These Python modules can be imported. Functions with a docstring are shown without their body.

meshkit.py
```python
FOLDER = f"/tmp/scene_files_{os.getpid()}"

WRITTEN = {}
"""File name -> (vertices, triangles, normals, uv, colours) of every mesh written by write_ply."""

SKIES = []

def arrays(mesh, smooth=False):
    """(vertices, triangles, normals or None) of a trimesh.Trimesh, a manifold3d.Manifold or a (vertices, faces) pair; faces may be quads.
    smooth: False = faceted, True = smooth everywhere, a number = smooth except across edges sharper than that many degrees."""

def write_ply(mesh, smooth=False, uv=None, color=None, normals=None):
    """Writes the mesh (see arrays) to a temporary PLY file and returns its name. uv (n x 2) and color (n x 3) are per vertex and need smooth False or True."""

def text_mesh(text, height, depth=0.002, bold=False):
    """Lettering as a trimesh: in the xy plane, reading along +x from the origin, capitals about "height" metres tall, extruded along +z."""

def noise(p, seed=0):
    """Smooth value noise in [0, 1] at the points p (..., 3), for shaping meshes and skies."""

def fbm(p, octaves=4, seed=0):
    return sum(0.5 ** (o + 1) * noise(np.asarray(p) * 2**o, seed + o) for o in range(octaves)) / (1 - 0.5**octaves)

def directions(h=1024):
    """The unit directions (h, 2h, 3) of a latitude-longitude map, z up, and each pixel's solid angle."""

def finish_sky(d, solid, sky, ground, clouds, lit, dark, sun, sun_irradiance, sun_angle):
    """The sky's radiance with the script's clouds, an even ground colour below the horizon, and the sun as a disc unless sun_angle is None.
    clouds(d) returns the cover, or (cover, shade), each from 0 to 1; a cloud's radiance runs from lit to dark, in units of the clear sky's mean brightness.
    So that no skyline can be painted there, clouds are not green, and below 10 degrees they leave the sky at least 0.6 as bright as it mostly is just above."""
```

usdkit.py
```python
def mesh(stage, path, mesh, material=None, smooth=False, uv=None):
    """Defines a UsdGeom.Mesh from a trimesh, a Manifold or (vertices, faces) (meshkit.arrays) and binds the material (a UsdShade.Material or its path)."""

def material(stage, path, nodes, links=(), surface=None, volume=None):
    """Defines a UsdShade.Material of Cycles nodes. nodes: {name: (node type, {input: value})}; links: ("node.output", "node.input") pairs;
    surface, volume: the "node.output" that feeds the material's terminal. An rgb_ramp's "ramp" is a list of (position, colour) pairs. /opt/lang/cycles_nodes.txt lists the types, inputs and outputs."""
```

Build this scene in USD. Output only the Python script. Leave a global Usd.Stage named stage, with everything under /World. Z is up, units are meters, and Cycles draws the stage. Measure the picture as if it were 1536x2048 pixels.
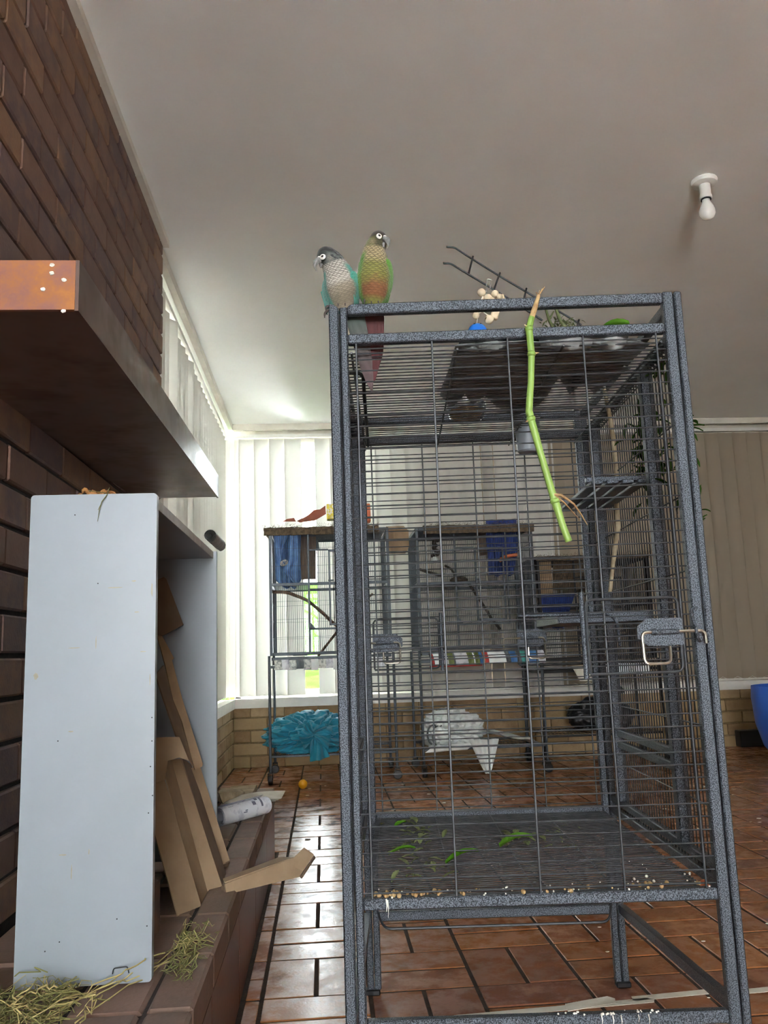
import math, random
import numpy as np, trimesh, usdkit, meshkit
import manifold3d as m3
from shapely.geometry import Polygon
from pxr import Usd, UsdGeom, UsdLux, UsdShade, Gf, Sdf, Vt

stage = Usd.Stage.CreateInMemory()
UsdGeom.SetStageUpAxis(stage, UsdGeom.Tokens.z)
UsdGeom.SetStageMetersPerUnit(stage, 1.0)
UsdGeom.Xform.Define(stage, '/World')
UsdGeom.Scope.Define(stage, '/World/Looks')
rng = random.Random(7)
nrg = np.random.default_rng(7)

# ------------------------------------------------------------ camera
FPX, CAMH, YAW, PITCH, ROLL = 1682.7, 0.7455, 0.0767, 0.1668, -0.0342
cam = UsdGeom.Camera.Define(stage, '/World/camera')
def cam_axes():
    cy, sy = math.cos(YAW), math.sin(YAW)
    F0 = np.array([sy, cy, 0]); R0 = np.array([cy, -sy, 0]); U0 = np.array([0, 0, 1.])
    F = F0*math.cos(PITCH) + U0*math.sin(PITCH); U = -F0*math.sin(PITCH) + U0*math.cos(PITCH)
    R = R0*math.cos(ROLL) + U*math.sin(ROLL); U = -R0*math.sin(ROLL) + U*math.cos(ROLL)
    return R, U, F
_R, _U, _F = cam_axes()
cam.AddTransformOp().Set(Gf.Matrix4d(*_R, 0, *_U, 0, *(-_F), 0, 0, 0, CAMH, 1))
cam.CreateHorizontalApertureAttr(36.0); cam.CreateVerticalApertureAttr(48.0)
cam.CreateFocalLengthAttr(36.0*FPX/1536.0)
cam.CreateClippingRangeAttr(Gf.Vec2f(0.02, 200))
cam.CreateExposureAttr(4.25)

# ------------------------------------------------------------ sky (overcast, all daylight comes from it)
dome = UsdLux.DomeLight.Define(stage, '/World/sky')
dome.CreateIntensityAttr(1.0)
dome.CreateColorAttr(Gf.Vec3f(0.93, 0.97, 1.0))
# ------------------------------------------------------------ material helpers
def RGB(h):
    c = [int(h[i:i+2], 16)/255 for i in (0, 2, 4)]
    return tuple(x/12.92 if x <= .04045 else ((x+.055)/1.055)**2.4 for x in c)
LK = '/World/Looks/'
M = {}
def mat(name, c1, c2=None, scale=20, rough=.5, rough2=None, bump=0, bscale=None, spec=.5, metal=0, rand=0, stretch=(1, 1, 1), detail=4, lo=.35, hi=.65, coat=0, sheen=0, extra=None, bdist=.002):
    """procedural surface: two tones mixed by noise in object space, per-object tone change, bump"""
    n = {'tc': ('texture_coordinate', {}), 'mp': ('mapping', {'scale': stretch}),
         'nz': ('noise_texture', {'scale': scale, 'detail': detail, 'roughness': .6}),
         'rp': ('rgb_ramp', {'ramp': [(lo, c1), (hi, c2 or c1)]}),
         'p': ('principled_bsdf', {'roughness': rough, 'specular_ior_level': spec, 'metallic': metal, 'coat_weight': coat, 'sheen_weight': sheen})}
    l = [('tc.object', 'mp.vector'), ('mp.vector', 'nz.vector'), ('nz.fac', 'rp.fac')]
    col = 'rp.color'
    if rand:
        n['oi'] = ('object_info', {}); n['mr'] = ('map_range', {'to_min': 1-rand, 'to_max': 1+rand})
        n['hs'] = ('hsv', {}); l += [('oi.random', 'mr.value'), ('mr.result', 'hs.value'), (col, 'hs.color')]
        col = 'hs.color'
    l.append((col, 'p.base_color'))
    if rough2 is not None:
        n['rr'] = ('map_range', {'from_min': .35, 'from_max': .65, 'to_min': rough, 'to_max': rough2, 'clamp': True}); l += [('nz.fac', 'rr.value'), ('rr.result', 'p.roughness')]
    if bump:
        n['bn'] = ('noise_texture', {'scale': bscale or scale*4, 'detail': 3}); n['bp'] = ('bump', {'strength': bump, 'distance': bdist})
        l += [('mp.vector', 'bn.vector'), ('bn.fac', 'bp.height'), ('bp.normal', 'p.normal')]
    M[name] = usdkit.material(stage, LK+name, n, l, surface='p.BSDF')
    return M[name]
def palette(name, stops, rough=.6, scale=12, bump=.4, bscale=90, rough2=None, amount=.35, spec=.5, coat=0):
    """bricks and tiles: each object takes a tone of the palette, mottled by noise"""
    n = {'oi': ('object_info', {}), 'pal': ('rgb_ramp', {'ramp': [(i/max(1, len(stops)-1), c) for i, c in enumerate(stops)]}),
         'tc': ('texture_coordinate', {}), 'g': ('geometry', {}), 'nz': ('noise_texture', {'scale': scale, 'detail': 5, 'roughness': .65}),
         'ad': ('math', {'math_type': 'multiply_add', 'value2': amount*2, 'value3': -amount}), 'sm': ('math', {'math_type': 'add', 'use_clamp': True}),
         'p': ('principled_bsdf', {'roughness': rough, 'specular_ior_level': spec, 'coat_weight': coat, 'coat_roughness': .12}),
         'bn': ('noise_texture', {'scale': bscale, 'detail': 4}), 'bp': ('bump', {'strength': bump, 'distance': .002})}
    l = [('g.position', 'nz.vector'), ('nz.fac', 'ad.value1'), ('ad.value', 'sm.value1'), ('oi.random', 'sm.value2'), ('sm.value', 'pal.fac'), ('pal.color', 'p.base_color'),
         ('g.position', 'bn.vector'), ('bn.fac', 'bp.height'), ('bp.normal', 'p.normal')]
    if rough2 is not None:
        n['rr'] = ('map_range', {'from_min': .4, 'from_max': .6, 'to_min': rough, 'to_max': rough2, 'clamp': True}); l += [('nz.fac', 'rr.value'), ('rr.result', 'p.roughness')]
    M[name] = usdkit.material(stage, LK+name, n, l, surface='p.BSDF')

mat('ceiling_paint', RGB('efefeb'), RGB('eaeae5'), 2, .7, spec=.2)
mat('white_trim', RGB('e6e4de'), RGB('dcd9d2'), 9, .4)
mat('cream_trim', RGB('d9d3c6'), RGB('cfc8ba'), 9, .45)
mat('wall_plaster', RGB('c9c2b6'), RGB('c0b9ac'), 6, .8)
mat('dark_mortar', RGB('3a302b'), RGB('2c2521'), 60, .95, bump=.5)
mat('tan_mortar', RGB('8f7c5e'), RGB('7a684e'), 60, .95, bump=.5)
mat('floor_grout', RGB('4a3f36'), RGB('3a322c'), 40, .95, bump=.3, spec=.1)
palette('wall_brick', [RGB('6e5448'), RGB('7c6052'), RGB('655250'), RGB('8a6a52'), RGB('6c5750')], .75, 9, .5, 140, amount=.4, spec=.3)
palette('tan_brick', [RGB('a48c68'), RGB('b29a76'), RGB('94795a'), RGB('bba280')], .8, 14, .5, 120, spec=.3)
palette('floor_tile', [RGB('8c5a38'), RGB('99633a'), RGB('80523e'), RGB('a36c40'), RGB('87563c')], .16, 10, .16, 160, rough2=.36, amount=.25, spec=.5)
palette('hearth_tile', [RGB('5c372e'), RGB('683d32'), RGB('54332b')], .35, 10, .2, 120)
palette('hearth_brick', [RGB('75604f'), RGB('83695c'), RGB('69574c'), RGB('8d7563')], .7, 12, .5, 120)
mat('hammered_steel', RGB('686f77'), RGB('262b31'), 620, .31, bump=1.0, bscale=700, spec=.6, metal=.6, bdist=.0012, detail=1, lo=.40, hi=.60)
mat('steel_wire', RGB('45484b'), RGB('35383b'), 60, .42, metal=.3)
mat('dark_steel', RGB('2b2d30'), RGB('222427'), 60, .45, metal=.2)
mat('bright_wire', RGB('c9c6ba'), RGB('b2ad9c'), 60, .25, metal=.9)
mat('black_plastic', RGB('17181a'), RGB('101113'), 30, .4)
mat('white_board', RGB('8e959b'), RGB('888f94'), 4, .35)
mat('board_edge', RGB('bfc0bb'), RGB('a9a9a2'), 30, .5)
mat('cardboard', RGB('9c8468'), RGB('8e765b'), 14, .8, bump=.15, bscale=60)
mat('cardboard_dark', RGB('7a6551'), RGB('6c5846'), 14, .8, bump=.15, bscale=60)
mat('bulb_glass', RGB('e9e8e2'), RGB('e4e3dc'), 5, .2)
mat('yellow_plastic', RGB('f0ae10'), RGB('e8a008'), 5, .35)
mat('blue_plastic', RGB('3d72d6'), RGB('386acb'), 5, .4)

def sheet_mat(name, c, trans=.5, c2=None, scale=8, rough=.9):
    n = {'tc': ('texture_coordinate', {}), 'nz': ('noise_texture', {'scale': scale, 'detail': 4}), 'rp': ('rgb_ramp', {'ramp': [(.35, c), (.65, c2 or c)]}),
         'd': ('diffuse_bsdf', {}), 't': ('translucent_bsdf', {}), 'm': ('mix_closure', {'fac': trans})}
    M[name] = usdkit.material(stage, LK+name, n, [('tc.object', 'nz.vector'), ('nz.fac', 'rp.fac'), ('rp.color', 'd.color'), ('rp.color', 't.color'), ('d.BSDF', 'm.closure1'), ('t.BSDF', 'm.closure2')], surface='m.closure')
sheet_mat('blind_fabric', RGB('c9c6bf'), .05)
sheet_mat('blind_dense', RGB('c6c3bb'), .035)
sheet_mat('blind_shaded', RGB('9d9180'), .03)  # blind fabric with shade mixed into a darker colour
M['pane_glass'] = usdkit.material(stage, LK+'pane_glass', {'f': ('fresnel', {'IOR': 1.45}), 'a': ('transparent_bsdf', {'color': (.96, .98, .97)}), 'g': ('glossy_bsdf', {'roughness': .02, 'color': (.9, .9, .9)}), 'm': ('mix_closure', {})},
    [('f.fac', 'm.fac'), ('a.BSDF', 'm.closure1'), ('g.BSDF', 'm.closure2')], surface='m.closure')

# ------------------------------------------------------------ mesh helpers
CAT = trimesh.util.concatenate
def box(a, b):
    a, b = np.minimum(a, b), np.maximum(a, b)
    m = trimesh.creation.box(extents=b-a); m.apply_translation((a+b)/2); return m
def hexa(bottom, top):
    """solid from 4 bottom and 4 top corners, in matching order"""
    return m3.Manifold.hull_points(np.array(list(bottom)+list(top), float)).to_mesh()
def tm(m):
    if hasattr(m, 'to_mesh'): m = m.to_mesh()
    if hasattr(m, 'vert_properties'): return trimesh.Trimesh(m.vert_properties[:, :3], m.tri_verts, process=False)
    return m
def rbox(a, b, r=.004):
    """chamfered box"""
    a, b = np.minimum(a, b).astype(float), np.maximum(a, b).astype(float)
    r = min(r, *(.45*(b-a)))
    pts = []
    for k in range(3):
        lo, hi = a+r, b-r
        for s in range(8):
            p = [(hi if s >> i & 1 else lo)[i] for i in range(3)]; p[k] = (b if s >> k & 1 else a)[k]; pts.append(p)
    return tm(m3.Manifold.hull_points(np.array(pts)))
def tube(path, r, n=8, cap=True, closed=False):
    """round rod along a polyline; r a number or one radius per point"""
    P = np.array(path, float); k = len(P); r = np.full(k, r, float) if np.ndim(r) == 0 else np.array(r, float)
    T = np.zeros_like(P)
    for i in range(k):
        a, b = (P[(i-1) % k], P[(i+1) % k]) if closed else (P[max(i-1, 0)], P[min(i+1, k-1)])
        T[i] = (b-a)/max(np.linalg.norm(b-a), 1e-9)
    u = np.cross(T[0], [0, 0, 1.]); u = u if np.linalg.norm(u) > .1 else np.cross(T[0], [0, 1., 0])
    V = []
    for i in range(k):
        u = u - T[i]*(u@T[i]); u /= np.linalg.norm(u); w = np.cross(T[i], u)
        a = np.arange(n)*2*math.pi/n
        V.append(P[i] + r[i]*(np.cos(a)[:, None]*u + np.sin(a)[:, None]*w))
    V = np.vstack(V); F = []
    for i in range(k if closed else k-1):
        j = (i+1) % k
        for q in range(n):
            q2 = (q+1) % n
            F += [[i*n+q, i*n+q2, j*n+q2], [i*n+q, j*n+q2, j*n+q]]
    if cap and not closed:
        V = np.vstack([V, P[0], P[-1]])
        for q in range(n):
            F += [[k*n, (q+1) % n, q], [k*n+1, (k-1)*n+q, (k-1)*n+(q+1) % n]]
    return trimesh.Trimesh(V, F, process=False)
def bend(pts, r=.01, n=5):
    """rounds the corners of a polyline"""
    P = [np.array(p, float) for p in pts]; out = [P[0]]
    for a, b, c in zip(P, P[1:], P[2:]):
        d1, d2 = a-b, c-b; l1, l2 = np.linalg.norm(d1), np.linalg.norm(d2); q = min(r, .45*l1, .45*l2)
        s, e = b+d1/l1*q, b+d2/l2*q
        for i in range(n+1):
            t = i/n; out.append((1-t)**2*s + 2*t*(1-t)*b + t*t*e)
    return out+[P[-1]]
def lathe(profile, n=24, axis='z', at=(0, 0, 0)):
    m = trimesh.creation.revolve(np.array(profile, float), sections=n)
    if axis == 'y': m.apply_transform(trimesh.transformations.rotation_matrix(-math.pi/2, (1, 0, 0)))
    if axis == 'x': m.apply_transform(trimesh.transformations.rotation_matrix(math.pi/2, (0, 1, 0)))
    m.apply_translation(at); return m
def ball(c, r, sub=2, s=(1, 1, 1)):
    m = trimesh.creation.icosphere(subdivisions=sub, radius=r); m.apply_scale(s); m.apply_translation(c); return m
def grid(fn, nu, nv, thick=0):
    """sheet fn(s,t)->xyz, s,t in 0..1; thick gives it a second face"""
    V = np.array([fn(i/nu, j/nv) for j in range(nv+1) for i in range(nu+1)], float); F = []
    for j in range(nv):
        for i in range(nu):
            a = j*(nu+1)+i; F += [[a, a+1, a+nu+2], [a, a+nu+2, a+nu+1]]
    m = trimesh.Trimesh(V, F, process=False)
    if thick:
        k = len(V); N = m.vertex_normals; B = V - N*thick
        edge = [(i, i+1) for i in range(nu)] + [(nv*(nu+1)+i+1, nv*(nu+1)+i) for i in range(nu)] + [((j+1)*(nu+1), j*(nu+1)) for j in range(nv)] + [(j*(nu+1)+nu, (j+1)*(nu+1)+nu) for j in range(nv)]
        F2 = [[a+k, c+k, b+k] for a, b, c in F]
        for a, b in edge: F2 += [[b, a, a+k], [b, a+k, b+k]]
        m = trimesh.Trimesh(np.vstack([V, B]), F+F2, process=False)
    return m
def xf(m, rot=(0, 0, 0), t=(0, 0, 0), s=None):
    m = m.copy()
    if s is not None: m.apply_scale(s)
    m.apply_transform(trimesh.transformations.euler_matrix(*np.radians(rot))); m.apply_translation(t); return m
def rough(m, amp, freq, seed=0):
    """displaces vertices by noise"""
    m = m.copy(); v = np.array(m.vertices); n = np.array(m.vertex_normals)
    d = np.array(meshkit.fbm(v*freq+seed*17.3)).reshape(-1)
    m.vertices = v + n*(amp*(d-d.mean()))[:, None]; return m

# ------------------------------------------------------------ scene-tree helpers
used = set()
def path_for(name, parent):
    base = (str(parent.GetPath()) if parent else '/World')+'/'
    p, k = base+name, 0
    while p in used: k += 1; p = f'{base}{name}_{k:03d}'
    used.add(p); return p
def meta(o, label=None, cat=None, group=None, kind=None):
    for k, v in (('label', label), ('category', cat), ('group', group), ('kind', kind)):
        if v: o.SetCustomDataByKey(k, v)
    return o
def obj(name, mesh, m, parent=None, label=None, cat=None, group=None, kind=None, smooth=30):
    if isinstance(mesh, list): mesh = CAT([tm(x) for x in mesh])
    p = usdkit.mesh(stage, path_for(name, parent), tm(mesh), M[m], smooth=smooth).GetPrim()
    return meta(p, label, cat, group, kind)
def thing(name, label, cat, loc=(0, 0, 0), rotz=0, group=None, kind=None):
    x = UsdGeom.Xform.Define(stage, path_for(name, None)); x.AddTranslateOp().Set(Gf.Vec3d(*map(float, loc)))
    if rotz: x.AddRotateZOp().Set(float(rotz))
    return meta(x.GetPrim(), label, cat, group, kind)

# ============================================================ THE ROOM
CEIL, XL, YB, XR, YF = 2.45, -.62, 6.07, 3.6, -3.2
SILL, RAIL = .464, 2.36
floor = thing('floor', 'wet orange-brown quarry tiled floor in basket weave', 'floor', kind='structure')
obj('grout_bed', box((-1.2, YF-.2, -.12), (XR+.2, YB+.3, -.0022)), 'floor_grout', floor)
obj('ceiling', box((-1.2, YF-.2, CEIL), (XR+.2, YB+.4, CEIL+.1)), 'ceiling_paint', None, 'flat painted plaster ceiling above the cages', 'ceiling', kind='structure')

# floor tiles: basket weave, 0.24 m blocks of two
def tile_mesh(x0, y0, x1, y1, h=0):
    g = .0045
    return rbox((x0+g, y0+g, -.02), (x1-g, y1-g, h), .0014)
tiles = []
GX, GY, P = -.152, 2.03, .24
for i in range(-4, 16):
    for j in range(-22, 17):
        x0, y0 = GX+i*P, GY+j*P
        for q in (0, 1):
            if (i+j) % 2 == 0: a = (x0+q*P/2, y0, x0+(q+1)*P/2, y0+P)
            else: a = (x0, y0+q*P/2, x0+P, y0+(q+1)*P/2)
            cx, cy = (a[0]+a[2])/2, (a[1]+a[3])/2
            if cx > XR-.05 or cy > YB-.02 or cy < YF: continue
            lo_ = -.1925 if a[1] < 3.37 else -.628
            if a[2] < lo_+.02: continue
            if a[0] < lo_: a = (lo_, *a[1:])
            if a[3] > YB-.004: a = (*a[:3], YB-.004)
            cx, cy = (a[0]+a[2])/2, (a[1]+a[3])/2
            d = np.array([cx, cy, -CAMH]); z = d@_F
            vis = z > .5 and -60 < 768+FPX*(d@_R)/z < 1600 and 1024-FPX*(d@_U)/z < 2150
            tiles.append((0 if vis else 1, cy, a))
tiles.sort(key=lambda t: (t[0], t[1]))
rest = []
for k, (nv, cy, a) in enumerate(tiles):
    m = tile_mesh(*a, h=nrg.uniform(-.0012, .0012))
    if k < 300: obj('tile', m, 'floor_tile', floor, smooth=False)
    else: rest.append(m)
obj('tile_field', rest, 'floor_tile', floor, kind='stuff', smooth=False)

# bricks: a course-by-course wall of separate bricks with raked joints
def brickwork(parent, axis, face, lo, hi, z0, z1, look, depth=.05, bl=.232, bh=.0745, jh=.0105, jv=.004, phase=0, sub=0, amp=.002, first=True, stuff_below=None):
    z, row, extra = z0, 0, []
    while z+bh*.5 < z1:
        t = lo-(.5*(bl+jv) if (row+phase) % 2 else 0)
        while t < hi:
            a, b = max(t, lo), min(t+bl, hi)
            if b-a > .03:
                off = nrg.uniform(-amp, amp); zt_ = min(z+bh, z1)
                f = face+off
                if axis == 'x': m = rbox((f-depth, a, z), (f, b, zt_), .004)
                else: m = rbox((a, f, z), (b, f+depth, zt_), .004)
                if stuff_below is not None and b < stuff_below: extra.append(m)
                else: obj('brick', m, look, parent, smooth=False)
            t += bl+jv
        z += bh+jh; row += 1
    if extra: obj('brick_field', extra, look, parent, kind='stuff', smooth=False)
YE = 3.285
wl = thing('wall_left', 'dark brown brick chimney wall with raked joints', 'wall', kind='structure')
obj('backing', box((-1.1, YF, 0), (XL-.012, YE-.01, CEIL)), 'dark_mortar', wl)
brickwork(wl, 'x', XL, -.9, YE, .262, CEIL-.02, 'wall_brick', stuff_below=1.3)
obj('trim_1', box((XL, -3, CEIL-.028), (XL+.024, YE, CEIL)), 'cream_trim', None, 'narrow painted cornice strip between brick wall and ceiling', 'trim', kind='structure')

# window wall beyond the chimney breast
XW = -.632
wd = thing('wall_side', 'low tan brick wall under the left window', 'wall', kind='structure')
obj('backing', box((XW-.22, YE-.01, 0), (XW-.012, YB+.2, SILL-.06)), 'tan_mortar', wd)
brickwork(wd, 'x', XW, YE, YB, .0, SILL-.06, 'tan_brick')
wb = thing('wall_back', 'low tan brick wall under the back window', 'wall', kind='structure')
obj('backing', box((XW-.2, YB+.012, 0), (XR+.2, YB+.25, SILL-.06)), 'tan_mortar', wb)
brickwork(wb, 'y', YB, XW, XR, .0, SILL-.06, 'tan_brick', phase=1)
obj('wall_right', box((XR, YF-.2, 0), (XR+.12, YB+.2, CEIL)), 'wall_plaster', None, 'plain painted wall on the right outside the picture', 'wall', kind='structure')
# the wall behind the photographer has a wide glazed opening
bk = thing('wall_front', 'painted wall behind the viewpoint with a wide opening', 'wall', kind='structure')
OX0, OX1, OZ0, OZ1 = -.9, .45, .6, 1.95
for a, b in (((-1.2, 0), (OX0, CEIL)), ((OX1, 0), (XR, CEIL)), ((OX0, 0), (OX1, OZ0)), ((OX0, OZ1), (OX1, CEIL))):
    obj('panel', box((a[0], YF-.12, a[1]), (b[0], YF, b[1])), 'wall_plaster', bk)

# windows: frame, mullions and panes, pelmet and sill
def window(name, label, axis, pos, lo, hi, mull):
    w = thing(name, label, 'window', kind='structure')
    def bx(a0, a1, d0, d1, z0, z1):
        return box((a0, pos+d0, z0), (a1, pos+d1, z1)) if axis == 'y' else box((pos-d1, a0, z0), (pos-d0, a1, z1))
    obj('sill', bx(lo, hi, -.012, .2, SILL-.062, SILL), 'white_trim', w)
    obj('pelmet', bx(lo, hi, 0, .03, RAIL+.045, CEIL), 'cream_trim', w)
    obj('head_board', bx(lo, hi, .09 if axis == 'y' else .115, .2, RAIL-.035, CEIL), 'cream_trim', w)
    for t in [lo+.02]+mull+[hi-.02]:
        obj('mullion', bx(t-.022, t+.022, .12, .17, SILL, RAIL-.035), 'white_trim', w)
    obj('rail', bx(lo, hi, .12, .17, SILL, SILL+.05), 'white_trim', w)
    e = [lo+.02]+mull+[hi-.02]
    for a, b in zip(e, e[1:]): obj('pane', bx(a+.022, b-.022, .142, .146, SILL+.05, RAIL-.035), 'pane_glass', w)
window('window_1', 'wide white framed back window behind vertical blinds', 'y', YB, XW, XR, [.75, 1.7, 2.7])
window('window_2', 'white framed left window behind vertical blinds', 'x', XW, YE, YB, [4.6])

# vertical blinds: every vane is a part
PITCHV = .1122
def vane(axis, pos, t, ang, z0, z1, w=.126):
    def f(s, q):
        a = (s-.5)*w; c = .006*math.cos((s-.5)*math.pi)
        ca, sa = math.cos(ang), math.sin(ang)
        du, dv = a*ca-c*sa, a*sa+c*ca
        return (t+du, pos+dv, z0+(z1-z0)*q) if axis == 'y' else (pos-dv, t+du, z0+(z1-z0)*q)
    return grid(f, 6, 1)
def blind(name, label, axis, pos, lo, hi, skip, angs, base, fab='blind_fabric'):
    b = thing(name, label, 'blind')
    n = int((hi-lo)/PITCHV); drops = []
    if axis == 'y': obj('head_rail', box((lo, pos-.018, RAIL-.002), (hi, pos+.018, RAIL+.022)), 'white_trim', b)
    else: obj('head_rail', box((pos-.018, lo, RAIL-.002), (pos+.018, hi, RAIL+.022)), 'white_trim', b)
    for i in range(-1 if axis == 'y' and lo < 0 else 0, n):
        if i in skip: continue
        t = lo+.045+(i+.5)*PITCHV
        a = angs.get(i, base+nrg.uniform(-.05, .05))
        obj('vane', vane(axis, pos, t, a, SILL+.012+nrg.uniform(0, .006), RAIL-.012), fab, b, smooth=True)
        drops.append((t, pos))
    ch = []
    for (t, p), (t2, _) in zip(drops, drops[1:]):
        if t2-t > PITCHV*1.3: continue
        for s in (-.03, .03):
            pts = [((t+(t2-t)*k/6), p+s, SILL+.03-.018*math.sin(math.pi*k/6)) for k in range(7)]
            if axis == 'x': pts = [(q, a, z) for a, q, z in pts]
            ch.append(tube(pts, .0014, 4))
    obj('bottom_chain', ch, 'white_trim', b)
    p0 = (lo+.012, pos-.03) if axis == 'y' else (pos+.03, hi-.02)
    obj('pull_cord', tube([(p0[0], p0[1], RAIL), (p0[0], p0[1], .23)], .002, 5), 'white_trim', b)
    return b
blind('vertical_blind', 'white vertical blind across the back window behind the small cages', 'y', YB+.06, XW, 1.79, {4}, {16: .62, 7: .16, 11: .2, 13: .2}, .1)
blind('vertical_blind', 'vertical blind at the right end of the back window, shade put into its darker colour', 'y', YB+.065, 1.70, XR, {}, {}, .06, 'blind_shaded')  # darker fabric stands in for the weaker daylight on this stretch
blind('vertical_blind', 'white vertical blind on the left window beside the mantel', 'x', XW-.06, YE, YB+.06, {}, {1: -.55, 4: -.5, 9: -.35}, -.13, 'blind_dense')

# outside: lawn rising away, plus unseen blockers and a slab added to shape the daylight
def lawn(s, t):
    x, y = -14+14.45*s, 6.45+22*t
    return (x, y, -.05+.15*max(0, y-7.4)+.03*math.sin(x*1.3+y))
mat('lawn_grass', RGB('2c461a'), RGB('213a10'), 3, 1.0, bump=.6, bscale=40, bdist=.03, spec=0)
obj('lawn', grid(lawn, 60, 40), 'lawn_grass', None, 'bright green lawn rising outside the back window', 'lawn', kind='stuff', smooth=True)
mat('sky_blocker', RGB('8c7a68'), RGB('7d6c5b'), 5, .9)  # shared by the added things that hold back sky light
obj('wall_outside', [box((.48, YB+.5, -.2), (8, YB+.65, 3.4))], 'sky_blocker', None, 'added wall outside that blocks sky light from the back window', 'wall', kind='structure')  # added wall, darkens the right part of the back blinds
obj('fence_outside', [box((-2.7, 2.0, -.2), (-2.6, 6.4, 1.7))], 'sky_blocker', None, 'added fence outside that holds sky light off the left window', 'fence', kind='structure')  # added fence, cuts the sky reaching the left blind
mat('pale_paving', RGB('c9c4b8'), RGB('b9b4a8'), 5, .8)  # pale tone for the added ground that reflects daylight upwards
obj('paving', box((-2.5, 2.0, -.12), (-.86, YB+.3, -.02)), 'pale_paving', None, 'added pale slab outside the left window that bounces light to the ceiling', 'paving', kind='structure')  # added reflector on the ground, lifts light onto the ceiling
obj('eaves', [box((.48, YB+.25, 2.62), (8, YB+.5, 2.75)), box((-3, YB+.25, 2.62), (.48, YB+.6, 2.75))], 'sky_blocker', None, 'added roof overhang that blocks sky light above the back window', 'roof', kind='structure')  # added overhang, keeps sky light off the back blinds
# ============================================================ THE BIG CAGE
W, DP, ZT = .5895, .7045, 1.326
CX0, CY0, CYAW = .0208, 1.3328, .0834
def cage_pt(u, v, z): return (CX0+math.cos(CYAW)*u+math.sin(CYAW)*v, CY0-math.sin(CYAW)*u+math.cos(CYAW)*v, z)
big = thing('bird_cage', 'large open-topped hammered grey metal parrot cage on a tall frame', 'bird cage', (CX0, CY0, 0), -math.degrees(CYAW))
# four doubled corner posts
S = .0145
ZTR, ZB, ZBB = .378, .212, .168
def post(u0, v0, u1, v1, z0=.010, z1=ZT): return rbox((u0, v0, z0), (u1, v1, z1), .0022)
for u0, u1 in ((0, .0165), (.0185, .031), (.558, .5755), (.5775, W)):
    obj('post', post(u0, 0, u1, .017), 'hammered_steel', big)
for u0, u1 in ((.004, .0185), (.0205, .035), (W-.035, W-.0205), (W-.0185, W-.004)):
    obj('post', post(u0, DP-.017, u1, DP), 'hammered_steel', big)
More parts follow.
